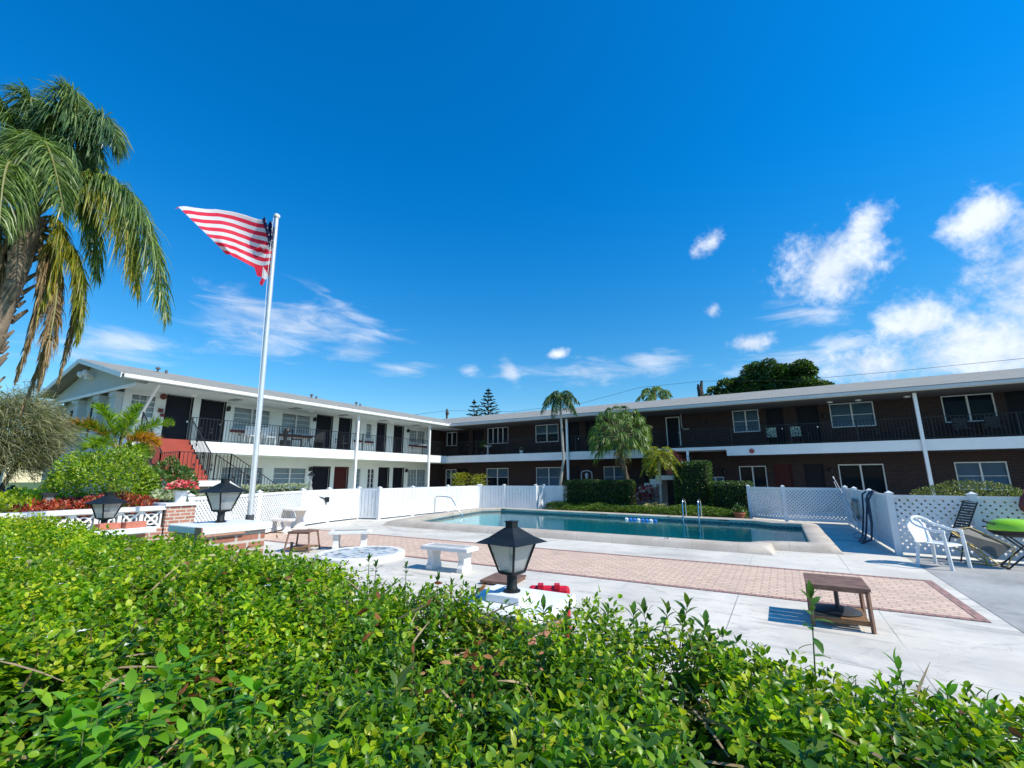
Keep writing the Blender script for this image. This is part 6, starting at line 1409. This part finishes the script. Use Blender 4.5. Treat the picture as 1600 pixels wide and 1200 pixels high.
patio_chair('white slatted chair on the left balcony behind the first window box', (-.75, -12.2, ZF), 0, wfm); patio_chair('white slatted chair just left of the flagpole on the left balcony', (-.75, -11.5, ZF), 0, wfm)
patio_chair('black sling chair left of the small black balcony table', (-.75, -10.15, ZF), 60, bm_); patio_chair('black sling chair right of the small black balcony table', (-.75, -8.95, ZF), 150, bm_); patio_chair('black chair near the dark balcony door, right of the pair', (-.8, -7.5, ZF), 100, bm_)
t = thing('bistro_table', 'small black round table between two black balcony chairs', 'table', (-.7, -9.55, ZF)); w = MB(); w.lathe([(.3, .58), (.3, .6), (0, .6)], (-.7, -9.55, ZF), 20, cap=False); w.build('tabletop', bm_, t)
for a in (0, 2.1, 4.2): w = MB(); w.beam((-.7+.25*math.cos(a), -9.55+.25*math.sin(a), ZF), (-.7-.1*math.cos(a), -9.55-.1*math.sin(a), ZF+.58), .02); w.build('leg', bm_, t)
t = thing('black_planter', 'black pedestal planter with a drooping dark plant on the left balcony', 'planter', (-.45, -10.9, ZF)); w = MB(); w.box(-.6, -11.06, ZF, -.3, -10.74, ZF+.3); w.build('box', bm_, t); w = MB(); w.tube([(-.45, -10.9, ZF+.3), (-.45, -10.92, ZF+.7)], [.07, .12], 10); w.build('column', bm_, t, smooth=True); w = MB(); w.lathe([(.05, 0), (.14, .06), (.1, .16), (0, .2)], (-.45, -10.85, ZF+.66), 12, cap=False); w.build('top_ball', bm_, t, smooth=True)
t = thing('bistro_table', 'pale small round table near the far end of the left balcony', 'table', (-.7, -1.6, ZF)); w = MB(); w.lathe([(.28, .62), (.28, .65), (0, .65)], (-.7, -1.6, ZF), 18, cap=False); w.build('tabletop', wfm, t); w = MB(); w.lathe([(.15, 0), (.03, .05), (.03, .62)], (-.7, -1.6, ZF), 12); w.build('pedestal', bm_, t)
for x, lb in ((18.25, 'chair with green floral cushions on the brick balcony, left of the pair'), (19.2, 'chair with green floral cushions on the brick balcony, right of the pair')): patio_chair(lb, (x, .75, ZF), -90, bm_, flo, 'floral cushioned chairs on the brick balcony')
for x, y, lb in ((9.5, .8, 'dark balcony chair near the fan palm crown'), (24.7, .8, 'dark wicker chair on the brick balcony beyond the right-hand post'), (25.6, .8, 'dark wicker chair farthest right on the brick balcony')): patio_chair(lb, (x, y, ZF), -90, bm_)
t = thing('birdbath', 'pale birdbath on the brick balcony in front of a barred window', 'birdbath', (2.75, .6, ZF)); w = MB(); w.lathe([(.16, 0), (.13, .05), (.06, .12), (.05, .4), (.08, .5)], (2.75, .6, ZF), 16); w.build('pedestal', concw, t, smooth=True); w = MB(); w.lathe([(.08, .5), (.26, .55), (.29, .6), (.26, .6), (0, .55)], (2.75, .6, ZF), 20, cap=False); w.build('bowl', concw, t, smooth=True)
t = thing('white_pot', 'small white pot of flowers on the brick balcony edge', 'flower pot', (5.35, .25, ZF)); w = MB(); w.lathe([(.08, 0), (.13, .2), (.1, .2), (0, .18)], (5.35, .25, ZF), 16, cap=False); w.build('pot', plastw, t, smooth=True); leaves('foliage', rdirs(80, 0, 1)*.13+[5.35, .25, ZF+.25], .05, LF_S, MATS['silver_leaf'], t)
t = thing('potted_fern', 'leafy plant behind the railing beside the birdbath', 'plant', (2.35, .7, ZF)); w = MB(); w.lathe([(.1, 0), (.15, .25), (0, .24)], (2.35, .7, ZF), 14, cap=False); w.build('pot', bm_, t); leaves('foliage', rdirs(420, -.2, 1)*[.3, .3, .45]*rng.uniform(.4, 1, (420, 1))+[2.35, .7, ZF+.55], .09, LF_L, LFd, t)
# arched frame lantern by the brick wall
t = thing('arched_frame', 'white arched frame with a lantern inside, against the brick wall', 'garden ornament', (9.35, .2, 0)); w = MB(); pts = [(9.1, .2, 0), (9.1, .2, 1.75)]+[(9.4-.3*math.cos(a), .2, 1.75+.16*math.sin(a)) for a in [k*math.pi/8 for k in range(9)]]+[(9.7, .2, 1.75), (9.7, .2, 0)]; w.tube(pts, .03, 8); w.build('arch', mat('arch_grey', (.45, .46, .48), .5), t)
w = MB(); w.lathe([(.05, -.14), (.09, .06), (.11, .08), (.02, .18)], (9.4, .2, 1.62), 8); w.build('lantern', mat('ornament_pale', (.6, .68, .72), .4), t)
w = MB(); w.tube([(9.4, .2, 1.45), (9.4, .2, 1.3), (9.4, .2, 0)], .03, 8); w.build('stand', blackm, t)
t = thing('statue_lamp', 'white figure lamp post with a black lantern behind the left fence', 'lamp', (3.38, -12.2, 0)); w = MB(); w.lathe([(.12, 0), (.12, .3), (.07, .4), (.08, .9), (.10, 1.15), (.05, 1.3), (.06, 1.42), (.03, 1.5)], (3.38, -12.2, 0), 14); w.build('figure', mat('figure_dark_pale', (.25, .27, .26), .6, .5, 6), t, smooth=True); w = MB(); w.lathe([(.05, 0), (.09, .14)], (3.38, -12.2, 1.52), 4); w.build('glass', frost, t); w = MB(); w.lathe([(.17, 0), (.05, .1), (.03, .14)], (3.38, -12.2, 1.66), 4); w.build('roof', lantm, t)
for o in list(COL.objects):
    if o.parent is not None and o.name.split('.')[0] in ('dead_leaf', 'pale_leaf', 'white_flower', 'twig', 'new_growth', 'inner_foliage'): o['kind'] = 'stuff'
